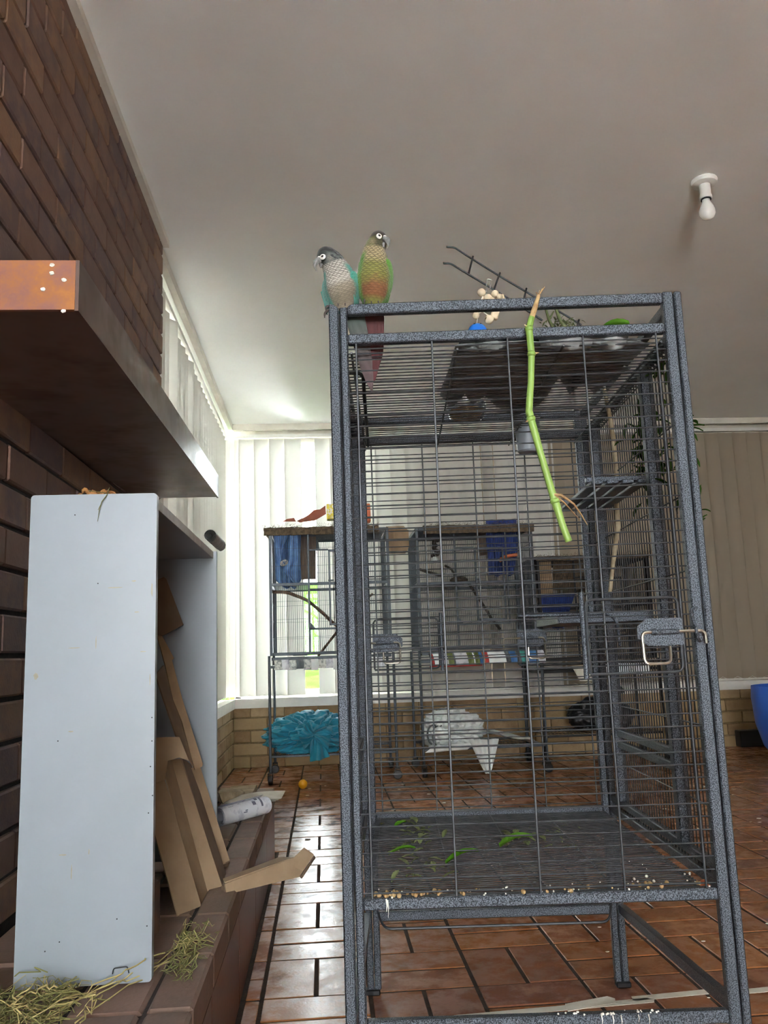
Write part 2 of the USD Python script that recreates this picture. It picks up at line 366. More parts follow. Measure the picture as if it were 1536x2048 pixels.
# rails
def rail(name, a, b): obj(name, rbox(a, b, .002), 'hammered_steel', big)
for v0, v1 in ((.001, .016), (DP-.016, DP-.001)):
    e = .031 if v0 < .1 else .035
    f = .558 if v0 < .1 else W-.035
    rail('top_rail', (e, v0, 1.307), (f, v1, 1.325))
    rail('mesh_rail', (e, v0, 1.255), (f, v1, 1.272))
    rail('floor_rail', (e, v0, .369), (f, v1, .386))
rail('base_rail', (.031, .001, .200), (.558, .016, .218))
rail('base_rail', (.035, DP-.016, .152), (W-.035, DP-.001, .172))
for u0, u1 in ((.001, .016), (W-.016, W-.001)):
    rail('top_rail', (u0, .017, 1.307), (u1, DP-.017, 1.325))
    rail('mesh_rail', (u0, .017, 1.255), (u1, DP-.017, 1.272))
    rail('floor_rail', (u0, .017, .369), (u1, DP-.017, .386))
    rail('side_rail', (u0, .017, .395), (u1, DP-.017, .410))
    obj('base_rail', tm(m3.Manifold.hull_points(np.array([(u, v, z+dz) for u in (u0, u1) for v, z in ((.017, .200), (DP-.017, .154)) for dz in (0, .018)]))), 'hammered_steel', big)
    rail('crossbar', (u0, .215, .549), (u1, .585, .564)); rail('crossbar', (u0, .215, .524), (u1, .585, .539))
    for v in (.185, .585): rail('side_post', (u0-(.006 if u0 > .3 else 0), v, .41), (u1+(.006 if u0 < .3 else 0), v+.022, 1.255))
# plain feet under the posts
for u in (.016, W-.018):
    for v in (.012, DP-.012):
        obj('foot', rbox((u-.016, v-.011, 0), (u+.016, v+.011, .012), .002), 'black_plastic', big)
# wire panels
def wire(a, b, r=.00125): return tube([a, b], r, 6)
front = [wire((.031, .006, z), (.558, .006, z)) for z in np.arange(.392, 1.255, .0190)]
front = []
z = .392
DU0, DU1, DZ0, DZ1 = .386, .536, .705, .822
while z < 1.25:
    front.append(wire((.031, .007, z), (.558, .007, z), .00125)); z += .0190
for u in (.0444, .1703, .2959, .4212, .5422): front.append(wire((u, .0045, .384), (u, .0045, 1.257), .0017))
obj('front_wires', front, 'steel_wire', big)
rear = []
z = .392
while z < 1.25:
    rear.append(wire((.03, DP-.007, z), (W-.03, DP-.007, z), .00125)); z += .0190
for u in (.05, .176, .302, .428, .545): rear.append(wire((u, DP-.0045, .384), (u, DP-.0045, 1.257), .0017))
obj('rear_wires', rear, 'steel_wire', big)
for u, nm in ((.008, 'left_wires'), (W-.008, 'right_wires')):
    sd = [wire((u, v, .386), (u, v, 1.257), .00115) for v in np.arange(.03, DP-.02, .0165)]
    sd += [wire((u, .017, zz), (u, DP-.017, zz), .0015) for zz in np.arange(.49, 1.25, .125)]
    obj('side_wires', sd, 'steel_wire', big)
top = [wire((.004, v, 1.2445), (W-.004, v, 1.2445), .00125) for v in np.arange(.022, DP-.02, .0172)]
top += [wire((u, .01, 1.2422), (u, DP-.01, 1.2422), .002) for u in (.036, .213, .390, .552)]
obj('top_wires', top, 'steel_wire', big)
gr = [wire((.035, v, .376), (W-.035, v, .376), .00115) for v in np.arange(.04, DP-.03, .0115)]
gr += [wire((u, .02, .3745), (u, DP-.02, .3745), .0016) for u in (.045, .17, .295, .42, .545)]
obj('floor_grate', gr, 'steel_wire', big)
obj('tray_runner', tube(bend([(.05, .05, .355), (.06, .03, .335), (.40, .03, .335), (.41, .05, .355)], .012), .002, 6), 'dark_steel', big)
# shaped wires: hooks under the top
obj('perch_hook', tube(bend([(.028, .09, 1.235), (.052, .10, 1.236), (.052, .16, 1.20), (.05, .40, 1.18)], .02), .0035, 8), 'dark_steel', big)

def feeder_door(v, u0, u1, z0, z1, flip, thickness=.0022):
    d = obj('feeder_door', [tube(bend([(u0, v, z0), (u1, v, z0), (u1, v, z1), (u0, v, z1), (u0, v, z0+.001)], .012), thickness, 8)]
            + [wire((u0, v, zz), (u1, v, zz), .0013) for zz in np.arange(z0+.019, z1-.008, .019)], 'steel_wire', big)
    hu = u1+.006 if flip else u0-.007
    obj('hinge', [tube([(hu, v-.004, z0-.006), (hu, v-.004, z1+.012)], .0042, 10)], 'hammered_steel', d)
    pu = u0 if flip else u1
    s = 1 if flip else -1
    zc = (z0+z1)/2+.004
    outline = Polygon([(0, -.019), (s*.052, -.019), (s*.066, -.008), (s*.066, .008), (s*.052, .019), (0, .019)])
    pl = trimesh.creation.extrude_polygon(outline.buffer(.002), .0016); pl.apply_transform([[1, 0, 0, pu], [0, 0, -1, v-.004], [0, 1, 0, zc], [0, 0, 0, 1]])
    obj('latch_plate', pl, 'hammered_steel', d)
    y = v-.0085
    obj('latch_sleeve', tube([(pu+s*.005, y, zc), (pu+s*.047, y, zc)], .0042, 10), 'hammered_steel', d)
    obj('latch_bolt', tube(bend([(pu-s*.036, y, zc-.02), (pu-s*.036, y, zc), (pu+s*.062, y, zc), (pu+s*.062, y-.004, zc-.048), (pu+s*.022, y-.004, zc-.048), (pu+s*.022, y-.004, zc-.022)], .009, 6), .0024, 8), 'bright_wire', d, 'pale bare metal latch bolt')
    return d
feeder_door(-.001, .392, .536, .703, .818, False)
feeder_door(DP-.003, .042, .197, .708, .826, True)
feeder_door(DP-.003, .385, .538, .708, .826, True)
obj('latch_loop', tube(bend([(.566, -.001, .80), (.552, -.006, .798), (.556, -.012, .775), (.559, -.012, .752), (.566, -.001, .748)], .008), .0024, 8), 'hammered_steel', big)

# ============================================================ HEARTH, MANTEL, SHELF UNIT (left)
HZ, HX, HY = .255, -.196, 3.36
hearth = thing('hearth', 'raised brick hearth with dark red tiled front and worn brick top', 'hearth', kind=None)
obj('core', box((XL+.003, -2.4, 0), (HX-.014, HY-.012, HZ-.012)), 'dark_mortar', hearth)
y = -.3; k = 0
while y < HY-.02:
    y2 = min(y+.229, HY)
    obj('brick', rbox((HX-.066, y+.002, HZ-.06), (HX, y2-.002, HZ+nrg.uniform(-.002, .002)), .005), 'hearth_brick', hearth, smooth=False)
    y += .231
for r in range(3):
    x1 = HX-.076-r*.116
    y = -.3-(.115 if r % 2 else 0)
    while y < HY-.02:
        y2 = min(y+.229, HY-.004)
        if y2-y > .04: obj('brick', rbox((x1-.108, y+.003, HZ-.06), (x1, y2-.003, HZ-.004+nrg.uniform(-.002, .002)), .005), 'hearth_brick', hearth, smooth=False)
        y += .233
y = -.3
while y < HY-.01:
    y2 = min(y+.46, HY)
    obj('front_tile', rbox((HX-.014, y+.0012, .0), (HX-.002, y2-.0012, HZ-.062), .002), 'hearth_tile', hearth, smooth=False)
    y += .46
obj('end_tile', rbox((XL, HY-.012, 0), (HX-.016, HY, HZ-.062), .002), 'hearth_tile', hearth)

palette('mantel_tile', [RGB('7a4e44'), RGB('a86e3c'), RGB('87584c'), RGB('9a6844'), RGB('6c463e')], .28, 15, .12, 60, amount=.6, spec=.5, rough2=.4)
mat('mantel_stain', RGB('6a5248'), RGB('58443c'), 5, .24, rough2=.42, bump=.1)
MX = -.35
mant = thing('mantel_shelf', 'long copper-brown mantel beam fixed along the dark brick chimney wall', 'mantel')
def mz(y): return 1.251+.0218*(y-1.188)
def mslab(x0, x1, y0, y1, d0, d1):
    return tm(m3.Manifold.hull_points(np.array([(x, yy, mz(yy)+d) for x in (x0, x1) for yy in (y0, y1) for d in (d0, d1)])))
obj('beam', mslab(XL-.01, MX+.001, 1.186, 2.838, .002, .074), 'mantel_stain', mant, smooth=False)
obj('end_plate', mslab(XL-.01, MX+.002, 1.178, 1.186, 0, .076), 'mantel_tile', mant, smooth=False)
obj('face_strip', mslab(MX+.001, MX+.007, 1.180, 2.842, -.001, .077), 'mantel_stain', mant, smooth=False)
mat('dropping', RGB('e4e2da'), RGB('cfccc0'), 90, .8)
dr = []
for px, py, r in ((86, 578, .006), (84, 584, .004), (104, 545, .0045), (105, 530, .003), (128, 560, .0025), (130, 585, .002), (129, 600, .002), (126, 625, .003), (128, 545, .002)):
    dr.append((px, py, r))
for q in ((-0.3930, 1.1775, 1.2822), (-0.3811, 1.1775, 1.3069), (-0.3814, 1.1775, 1.3193), (-0.3637, 1.1775, 1.2960), (-0.3631, 1.1775, 1.2484)):
    obj('dropping', rough(xf(trimesh.creation.icosphere(subdivisions=3, radius=.0030), s=(1.2, .35, 1.0), t=q), .003, 300, q[0]*90), 'dropping', mant, smooth=True)

# white open shelf unit standing on the hearth
su = thing('shelf_unit', 'white open-fronted shelf unit standing on the brick hearth', 'shelf unit')
X0, X1, Y0, Y1, Z1 = -.486, -.277, 1.434, 2.2, 1.029
pan = trimesh.creation.extrude_polygon(Polygon([(X0, HZ), (X1, HZ), (X1, Z1), (X0, Z1)]).buffer(-.006).buffer(.006), .016)
pan.apply_transform([[1, 0, 0, 0], [0, 0, 1, Y0], [0, 1, 0, 0], [0, 0, 0, 1]])
if pan.volume < 0: pan.invert()
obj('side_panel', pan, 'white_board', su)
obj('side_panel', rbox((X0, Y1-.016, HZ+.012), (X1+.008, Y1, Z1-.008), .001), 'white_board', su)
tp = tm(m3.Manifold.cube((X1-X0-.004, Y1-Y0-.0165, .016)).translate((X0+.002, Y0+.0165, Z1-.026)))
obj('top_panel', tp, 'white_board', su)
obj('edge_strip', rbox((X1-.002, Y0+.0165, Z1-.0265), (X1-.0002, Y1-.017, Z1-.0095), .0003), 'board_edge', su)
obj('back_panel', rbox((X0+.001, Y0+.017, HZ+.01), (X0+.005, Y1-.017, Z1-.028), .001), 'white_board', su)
def peg(px): 
    obj('peg', lathe([(0, -.016), (.0085, -.016), (.0085, .0), (0, .0)], 16, 'z', px), 'black_plastic', su)
peg((-.325, 1.545, Z1-.026)); peg((-.335, 1.69, Z1-.026))
for q in ((-0.4127, 1.4338, 0.9939), (-0.3722, 1.4338, 0.8771), (-0.4297, 1.4338, 0.6245), (-0.2806, 1.4338, 0.6185), (-0.2811, 1.4338, 0.6557), (-0.2825, 1.4338, 0.5785), (-0.2788, 1.4338, 0.5333), (-0.2848, 1.4338, 0.5067), (-0.3314, 1.4338, 0.3498), (-0.4184, 1.4338, 0.3210), (-0.4399, 1.4338, 0.3085), (-0.2850, 1.4338, 0.3370)):
    obj('screw_hole', lathe([(0, -.0004), (.0011, -.0004), (.0011, .0004), (0, .0004)], 8, 'y', q), 'black_plastic', su)
mat('stain', RGB('979384'), RGB('8b8470'), 60, .5)
def smear(c, w, h, seed):
    r_ = random.Random(seed); pts = [(w*math.cos(a)*(r_.uniform(.6, 1.1)), h*math.sin(a)*r_.uniform(.6, 1.1)) for a in np.arange(0, 6.28, .45)]
    m = trimesh.creation.extrude_polygon(Polygon(pts).buffer(.0003), .0003); m.apply_transform([[1, 0, 0, c[0]], [0, 0, 1, c[1]], [0, 1, 0, c[2]], [0, 0, 0, 1]]); return m
for i, (q, w, h) in enumerate((((-0.3442, 1.4336, 0.8696), .012, .0009), ((-0.3133, 1.4336, 0.8796), .004, .0015), ((-0.2835, 1.4336, 0.8637), .0012, .013), ((-0.3076, 1.4336, 0.8278), .004, .0009), ((-0.3732, 1.4336, 0.7798), .0008, .010), ((-0.4084, 1.4336, 0.7720), .010, .0007), ((-0.2969, 1.4336, 0.7626), .005, .0007), ((-0.4029, 1.4336, 0.4225), .0008, .014), ((-0.4175, 1.4336, 0.4494), .008, .0012), ((-0.4677, 1.4336, 0.7289), .004, .006), ((-0.4095, 1.4336, 0.6386), .004, .001), ((-0.3766, 1.4336, 0.4519), .0008, .005), ((-0.2850, 1.4336, 0.7160), .0007, .01))):
    obj('stain', smear(q, w, h, i), 'stain', su)
obj('staple', tube(bend([(-0.3346, 1.4250, 0.2730), (-0.3333, 1.4250, 0.2808), (-0.3121, 1.4250, 0.2824), (-0.3097, 1.4250, 0.2729)], .004), .0009, 6), 'dark_steel', su, 'bent wire staple at the foot of the panel')

def plank(name, pts, m, parent, th=.0032, **kw):
    """flat piece from a 3D outline"""
    P = np.array(pts, float); c = P.mean(0); _, _, vt = np.linalg.svd(P-c); a, b, n = vt
    if n[1] > 0: n = -n
    b = np.cross(n, a); q = np.stack([(P-c)@a, (P-c)@b], 1)
    e = trimesh.creation.extrude_polygon(Polygon(q).buffer(0), th)
    T = np.eye(4); T[:3, 0], T[:3, 1], T[:3, 2], T[:3, 3] = a, b, n, c-n*th/2
    e.apply_transform(T); return obj(name, e, m, parent, smooth=False, **kw)
GC = 'cardboard pieces propped in the shelf unit'
t = thing('cardboard_strip', 'folded cardboard strip leaning nearest in the open shelf unit, its foot on the hearth', 'cardboard')
plank('front_face', [(-0.2987, 1.8000, 0.2479), (-0.2609, 1.8500, 0.2498), (-0.3735, 1.9900, 0.5271), (-0.4134, 1.9400, 0.5188)], 'cardboard', t)
plank('side_face', [(-0.2613, 1.8530, 0.2490), (-0.2612, 1.9500, 0.2345), (-0.3504, 2.0900, 0.5121), (-0.3741, 1.9930, 0.5268)], 'cardboard', t)
t = thing('cardboard_flap', 'torn cardboard flap with a notched lower edge behind the white panel edge', 'cardboard')
plank('flap', [(-0.3673, 1.9200, 0.5825), (-0.3185, 1.9300, 0.5806), (-0.2962, 1.9200, 0.5300), (-0.3171, 1.9200, 0.5382), (-0.3402, 1.9150, 0.5324), (-0.3454, 1.9100, 0.4937), (-0.3750, 1.9000, 0.4861)], 'cardboard', t)
t = thing('cardboard_strip', 'folded cardboard strip standing second in the row, with a bare ridge down its middle', 'cardboard')
plank('front_face', [(-0.2684, 1.9400, 0.2486), (-0.2327, 1.9800, 0.2476), (-0.3395, 2.0800, 0.5196), (-0.3802, 2.0500, 0.5147)], 'cardboard', t)
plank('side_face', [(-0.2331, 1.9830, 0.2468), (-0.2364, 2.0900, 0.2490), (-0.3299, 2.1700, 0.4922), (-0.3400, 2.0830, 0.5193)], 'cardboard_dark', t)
t = thing('cardboard_strip', 'folded cardboard strip standing furthest back beside the paper roll', 'cardboard')
plank('front_face', [(-0.2597, 2.1300, 0.2607), (-0.2337, 2.1500, 0.2683), (-0.3080, 2.1700, 0.4842), (-0.3420, 2.1400, 0.4894)], 'cardboard', t)
plank('foot_flap', [(-0.2594, 2.1280, 0.2611), (-0.2334, 2.1480, 0.2688), (-0.2514, 2.1800, 0.2279), (-0.2657, 2.1600, 0.2290)], 'cardboard_dark', t)
t = thing('cardboard_strip', 'long folded cardboard strip slanting across the inside of the white shelf unit', 'cardboard')
plank('front_face', [(-0.3928, 2.0700, 0.8104), (-0.3779, 2.0700, 0.7367), (-0.3568, 2.0600, 0.6549), (-0.3355, 2.0600, 0.6024), (-0.3047, 2.0500, 0.4947), (-0.2867, 2.0600, 0.5005), (-0.2821, 2.0600, 0.5071), (-0.3044, 2.0700, 0.5534), (-0.3415, 2.0800, 0.6533), (-0.3686, 2.0900, 0.7445), (-0.3604, 2.0900, 0.7514), (-0.3828, 2.0800, 0.8068)], 'cardboard', t)
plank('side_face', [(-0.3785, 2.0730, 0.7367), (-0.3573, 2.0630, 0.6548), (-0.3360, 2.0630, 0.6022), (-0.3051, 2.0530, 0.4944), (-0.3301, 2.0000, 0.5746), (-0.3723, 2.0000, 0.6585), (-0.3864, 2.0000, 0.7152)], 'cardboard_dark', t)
t = thing('cardboard_flap', 'dark brown cardboard panel propped at the top inside the shelf unit', 'cardboard')
plank('flap', [(-0.4083, 2.1000, 0.9406), (-0.3950, 2.1000, 0.9464), (-0.3866, 2.1000, 0.9498), (-0.3805, 2.1000, 0.9447), (-0.3387, 2.1000, 0.8312), (-0.3865, 2.1000, 0.8073), (-0.4091, 2.1000, 0.8021)], 'cardboard_dark', t)
t = thing('cardboard_carton', 'narrow cardboard carton lying off the hearth edge with an open end flap', 'cardboard')
plank('front_face', [(-0.2184, 1.9300, 0.2496), (-0.2205, 1.9300, 0.2709), (-0.0787, 2.0300, 0.2943), (-0.0768, 2.0300, 0.2737), (-0.0555, 2.0300, 0.2651), (-0.0670, 2.0300, 0.2528)], 'cardboard', t)
plank('top_face', [(-0.2210, 1.9340, 0.2710), (-0.0789, 2.0340, 0.2945), (-0.1103, 2.0700, 0.2869), (-0.2294, 1.9700, 0.2727)], 'cardboard', t)
plank('end_flap', [(-0.0777, 2.0320, 0.2938), (-0.0769, 2.0320, 0.2722), (-0.0636, 2.0320, 0.2565), (-0.0303, 2.0600, 0.2929), (-0.0565, 2.0600, 0.3085)], 'cardboard', t)
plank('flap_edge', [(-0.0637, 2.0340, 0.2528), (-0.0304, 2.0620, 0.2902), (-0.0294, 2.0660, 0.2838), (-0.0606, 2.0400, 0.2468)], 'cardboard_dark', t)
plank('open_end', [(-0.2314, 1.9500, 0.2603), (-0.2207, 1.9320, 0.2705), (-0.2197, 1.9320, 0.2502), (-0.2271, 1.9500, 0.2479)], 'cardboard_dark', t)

mat('paper_print', RGB('d6d9e0'), RGB('b9bcc8'), 30, .7, lo=.52, hi=.62)
mat('ink', RGB('6b6d80'), RGB('7d8092'), 40, .7)
mat('paper_plain', RGB('dcd8cc'), RGB('cbc5b5'), 20, .8)
mat('sandstone', RGB('b8a98c'), RGB('93866c'), 25, .9, bump=.6, bscale=60)
a, b = np.array((-0.3195, 2.6341, 0.2860)), np.array((-0.1926, 2.8002, 0.2880))
d = (b-a)/np.linalg.norm(b-a)
spiral = []
s_ = thing('newspaper_roll', 'rolled white newspaper lying on the hearth end', 'newspaper')
u_ = np.array([0, 0, 1.]); w_ = np.cross(d, u_)
def roll(s, q):
    th = -9+s*15; r = .017+.0135*s
    return a+(b-a)*q+r*(math.cos(th)*u_+math.sin(th)*w_)
obj('sheet', grid(roll, 90, 4, .0006), 'paper_print', s_, smooth=True)
def rollpatch(q0, q1, a0, a1):
    def f(s, q):
        th = a0+(a1-a0)*q; r = .0315
        return a+(b-a)*(q0+(q1-q0)*s)+r*(math.cos(th)*u_-math.sin(th)*w_)
    return grid(f, 3, 6)
for q0, q1, a0, a1 in ((.58, .65, 5.2, 5.6), (.75, .79, 4.9, 5.9), (.66, .72, 5.65, 5.95), (.36, .44, 4.7, 4.8), (.40, .45, 4.85, 4.95), (.30, .33, 5.7, 5.75), (.1, .2, 5.6, 5.64)):
    a0, a1 = 2*math.pi-a0, 2*math.pi-a1
    obj('print', rollpatch(q0, q1, -a0, -a1), 'ink', s_, smooth=True)
s_ = thing('magazine', 'open magazine with pale pages under the paper roll on the hearth end', 'magazine')
def page(k):
    def f(s, t):
        return (-.36+.185*s+.01*k+.004*k*t, 3.0+.14*t+.04*s, HZ+.003+.004*k+.008*math.sin(s*2.6)*t)
    return f
for k in range(3): obj('page', grid(page(k), 8, 4, .0015), 'paper_plain', s_, smooth=True)
st = tm(m3.Manifold.hull_points(np.array([(-0.3705, 3.0546, 0.2620), (-0.3511, 3.0194, 0.2620), (-0.2970, 3.1816, 0.2620), (-0.2916, 3.1628, 0.2750), (-0.3082, 3.1698, 0.2850), (-0.3620, 2.9986, 0.3000), (-0.3753, 3.1678, 0.2900), (-0.3373, 3.1431, 0.2920), (-.4, 3.3, .262), (-.31, 3.3, .262)])).refine_to_length(.012))
obj('stone', rough(st, .012, 25, 3), 'sandstone', None, 'broken piece of pale sandstone lying on the hearth end', 'stone', smooth=40)
obj('board_offcut', rbox((-.36, 3.19, HZ+.0), (-.262, 3.355, HZ+.016), .002), 'sandstone', None, 'flat pale offcut lying behind the broken stone', 'offcut')
lb = tm(m3.Manifold.hull_points(np.array([(x, yy, z) for x in (-.348, -.312) for yy in (1.62, 1.69) for z in (HZ, .345)])))
obj('loose_brick', rbox((-.352, 1.62, HZ), (-.312, 1.69, .345), .003), 'wall_brick', None, 'loose dark brick standing on end behind the white panel', 'brick')
obj('red_block', rbox((-.372, 2.68, HZ), (-.333, 2.72, .305), .004), 'hearth_tile', None, 'small dark red block beside the end of the newspaper roll', 'block')

# hay
mat('hay_stem', RGB('8f8a52'), RGB('6f7040'), 6, .85, rand=.3)
mat('hay_pale', RGB('b8a870'), RGB('9a8c58'), 6, .85)
def stem(p, q, r=.0009, sag=.01, n=6, wob=.008):
    p, q = np.array(p), np.array(q); pts = []
    o = nrg.normal(0, wob, (n+1, 3)); o[0] = o[-1] = 0
    for i in range(n+1):
        t = i/n; c = p+(q-p)*t+o[i]*math.sin(math.pi*t); c[2] = max(c[2]+sag*math.sin(math.pi*t), HZ+.001); pts.append(c)
    return tube(pts, r, 4)
hay, pale = [], []
for i in range(400):
    if i % 4: c = np.array([nrg.uniform(-.60, -.38), nrg.uniform(1.20, 1.42), HZ+abs(nrg.normal(0, .010))])
    else:
        s = nrg.uniform(0, 1); c = np.array([-.47+.21*s+nrg.normal(0, .03), 1.32+.34*s+nrg.normal(0, .05), HZ+abs(nrg.normal(0, .005))])
        if c[1] > Y0-.02 and c[0] < X1+.015: c[0] = X1+.02+abs(nrg.normal(0, .02))
    an = nrg.normal(.95, .55); L = nrg.uniform(.02, .10) if c[1] < 1.38 else nrg.uniform(.02, .07)
    dv = np.array([math.cos(an)*L/2, math.sin(an)*L/2, nrg.normal(0, .008)])
    if max((c+dv)[1], (c-dv)[1]) > Y0-.004 and min((c+dv)[0], (c-dv)[0]) < X1+.004: continue
    (pale if i % 5 == 0 else hay).append(stem(np.maximum(c-dv, [-9, -9, HZ+.001]), np.maximum(c+dv, [-9, -9, HZ+.001]), nrg.uniform(.0004, .001), .004))
L_ = [((-0.4218, 1.3165, 0.2620), (-0.3185, 1.4371, 0.2700)), ((-0.3947, 1.2957, 0.2620), (-0.2345, 1.6265, 0.2580)), ((-0.4547, 1.3134, 0.2620), (-0.4210, 1.3103, 0.3000)), ((-0.3530, 1.2922, 0.2570), (-0.2145, 1.6420, 0.2580)), ((-0.4375, 1.3409, 0.2800), (-0.3942, 1.3476, 0.2850)), ((-0.3460, 1.2911, 0.2570), (-0.3393, 1.3848, 0.2580)), ((-0.3517, 1.3629, 0.2600), (-0.2574, 1.5055, 0.2620)), ((-0.3188, 1.3735, 0.2850), (-0.2635, 1.4709, 0.2850)), ((-0.4249, 1.2959, 0.2600), (-0.4462, 1.3151, 0.2900)), ((-0.3867, 1.3365, 0.2620), (-0.2824, 1.4484, 0.2640))]
for p, q in L_: pale.append(stem(p, q, .0012, .004, 9, .004))
obj('hay', hay, 'hay_stem', None, 'dry green hay scattered along the foot of the white panel on the hearth', 'hay', kind='stuff')
obj('hay', pale, 'hay_pale', None, 'long pale straw stems lying over the hay on the hearth corner', 'straw', kind='stuff')
# things on top of the unit
nest = []
cn = np.array((-0.3854, 1.5000, 1.0566))
mat('chewed_fibre', RGB('c08a52'), RGB('9a6a3a'), 60, .9, bump=.5)
for i in range(26):
    c = np.array([cn[0]+nrg.normal(0, .014), 1.50+nrg.normal(0, .02), Z1-.008+abs(nrg.normal(0, .010))])
    w = nrg.uniform(.010, .02); A = nrg.uniform(0, 6.28)
    def fl(s, t, c=c, w=w, A=A):
        u = (s-.5)*w*2; v = (t-.5)*w
        return (c[0]+u*math.cos(A)-v*math.sin(A), c[1]+u*math.sin(A)+v*math.cos(A), c[2]+.006+.006*math.sin(5*s+A)+.004*math.cos(4*t+2*A))
    nest.append(rough(grid(fl, 5, 4, .0012), .003, 120, i))
obj('chewed_cardboard', nest, 'chewed_fibre', None, 'frayed tan scrap of chewed cardboard on top of the white unit', 'scrap', smooth=40, kind='stuff')
obj('grass_stem', [tube([(-0.3657, 1.4700, 1.0475), (-0.3596, 1.4300, 1.0264), (-0.3673, 1.4285, 1.0151), (-0.3711, 1.4285, 1.0023), (-0.3739, 1.4285, 0.9810)], [.0006, .0009, .0008, .0006, .0003], 5), tube([(-0.3688, 1.4285, 1.0108), (-0.3736, 1.4285, 1.0007)], .0004, 4), tube([(-0.3899, 1.4280, 1.0344), (-0.3608, 1.4280, 1.0295)], .0006, 4)], 'hay_stem', None, 'dry grass stem hanging over the top edge of the white panel', 'stem')
mr = thing('mesh_roll', 'small roll of galvanised wire mesh on the far top end of the shelf unit', 'wire mesh')
mat('galvanised', RGB('b4b9b6'), RGB('8f9492'), 90, .5, metal=.1)
a, b = np.array((-0.2749, 2.1000, 1.0503)), np.array((-0.2671, 2.2400, 1.0365))
b[2] = a[2]-.006
d = (b-a)/np.linalg.norm(b-a); u_ = np.array([0, 0, 1.]); w_ = np.cross(d, u_)
def mroll(s, q):
    th = s*22; r = .005+.0115*s
    return a+(b-a)*q+r*(math.cos(th)*u_+math.sin(th)*w_)
obj('sheet', grid(mroll, 120, 2, .0008), 'galvanised', mr, smooth=True)
obj('loose_wire', [tube([b+.0155*(math.cos(t)*u_+math.sin(t)*w_)-d*.02*k, b+.024*(math.cos(t+.2)*u_+math.sin(t+.2)*w_)-d*.02*k], .0007, 4) for k, t in enumerate((-.6, -1.0, -.8, -1.2, -.5, -.9))], 'galvanised', mr)

# ============================================================ THE TWO CONURES
M['feathers'] = usdkit.material(stage, LK+'feathers', {'a': ('attribute', {'attribute': 'tint'}), 'tc': ('texture_coordinate', {}), 'nz': ('noise_texture', {'scale': 900, 'detail': 3}), 'bp': ('bump', {'strength': .35, 'distance': .0006}), 'p': ('principled_bsdf', {'roughness': .7, 'specular_ior_level': .25, 'sheen_weight': .25})},
    [('a.color', 'p.base_color'), ('tc.object', 'nz.vector'), ('nz.fac', 'bp.height'), ('bp.normal', 'p.normal')], surface='p.BSDF')
mat('beak_horn', RGB('6a6a68'), RGB('8a8a86'), 200, .4)
mat('eye_ring', RGB('eceae4'), RGB('e4e2da'), 20, .6)
mat('eye_dark', RGB('120d0b'), RGB('1a120e'), 20, .1)
mat('bird_foot', RGB('5a5450'), RGB('484340'), 300, .7, bump=.4)

def tinted(name, m, col, parent, **kw):
    p = obj(name, m, 'feathers', parent, smooth=True, **kw)
    UsdGeom.PrimvarsAPI(p).CreatePrimvar('tint', Sdf.ValueTypeNames.Color3fArray, 'vertex').Set(Vt.Vec3fArray.FromNumpy(np.asarray(col, np.float32)))
    return p
def chain(balls, length=.0013, it=8):
    """one continuous skin over hulls of neighbouring spheres"""
    man = m3.Manifold()
    sp = [m3.Manifold.sphere(r, 28).translate(tuple(map(float, c))) for c, r in balls]
    for a, b in zip(sp, sp[1:]): man += m3.Manifold.batch_hull([a, b])
    m = tm(man.refine_to_length(length)); m.merge_vertices()
    trimesh.smoothing.filter_taubin(m, iterations=it*3); return m
def mixc(a, b, t): t = np.clip(t, 0, 1)[:, None]; return np.array(a)*(1-t)+np.array(b)*t
def feather(a, b, w, side, th=.0006, n=10, bow=.002):
    """tapered blade from a to b; side = direction of its width"""
    a, b, side = np.array(a, float), np.array(b, float), np.array(side, float)
    ax = (b-a)/np.linalg.norm(b-a); side = side-ax*(side@ax); side /= np.linalg.norm(side); nn = np.cross(ax, side)
    def f(s, t):
        prof = min(1, .55+t*2)*(1-max(0, (t-.72)/.28)**2*.92)
        return a+(b-a)*t+side*(s-.5)*w*prof+nn*bow*(math.sin(math.pi*t)-abs(s-.5)*1.0)
    return grid(f, 6, n, th)
def foot(parent, c, ax, front, sc=1.0):
    """two toes forward, two back, closing round a bar at c (ax: along the bar, front: towards the viewer)"""
    c, ax, front = map(np.array, (c, ax, front)); up = np.array([0, 0, 1.])
    for k, (o, sgn) in enumerate(((-.0035, 1), (.0035, 1), (-.003, -1), (.003, -1))):
        b0 = c+ax*o*.4+up*.004; p = [b0, c+ax*o*1.2+front*sgn*.007*sc+up*.0035, c+ax*o*1.6+front*sgn*.0115*sc-up*.002, c+ax*o*1.7+front*sgn*.0115*sc-up*.0085]
        obj('toe', tube(bend(p, .003, 3), [.0021]+[.0021]*(len(bend(p, .003, 3))-4)+[.0018, .0014, .0008], 8), 'bird_foot', parent, smooth=True)

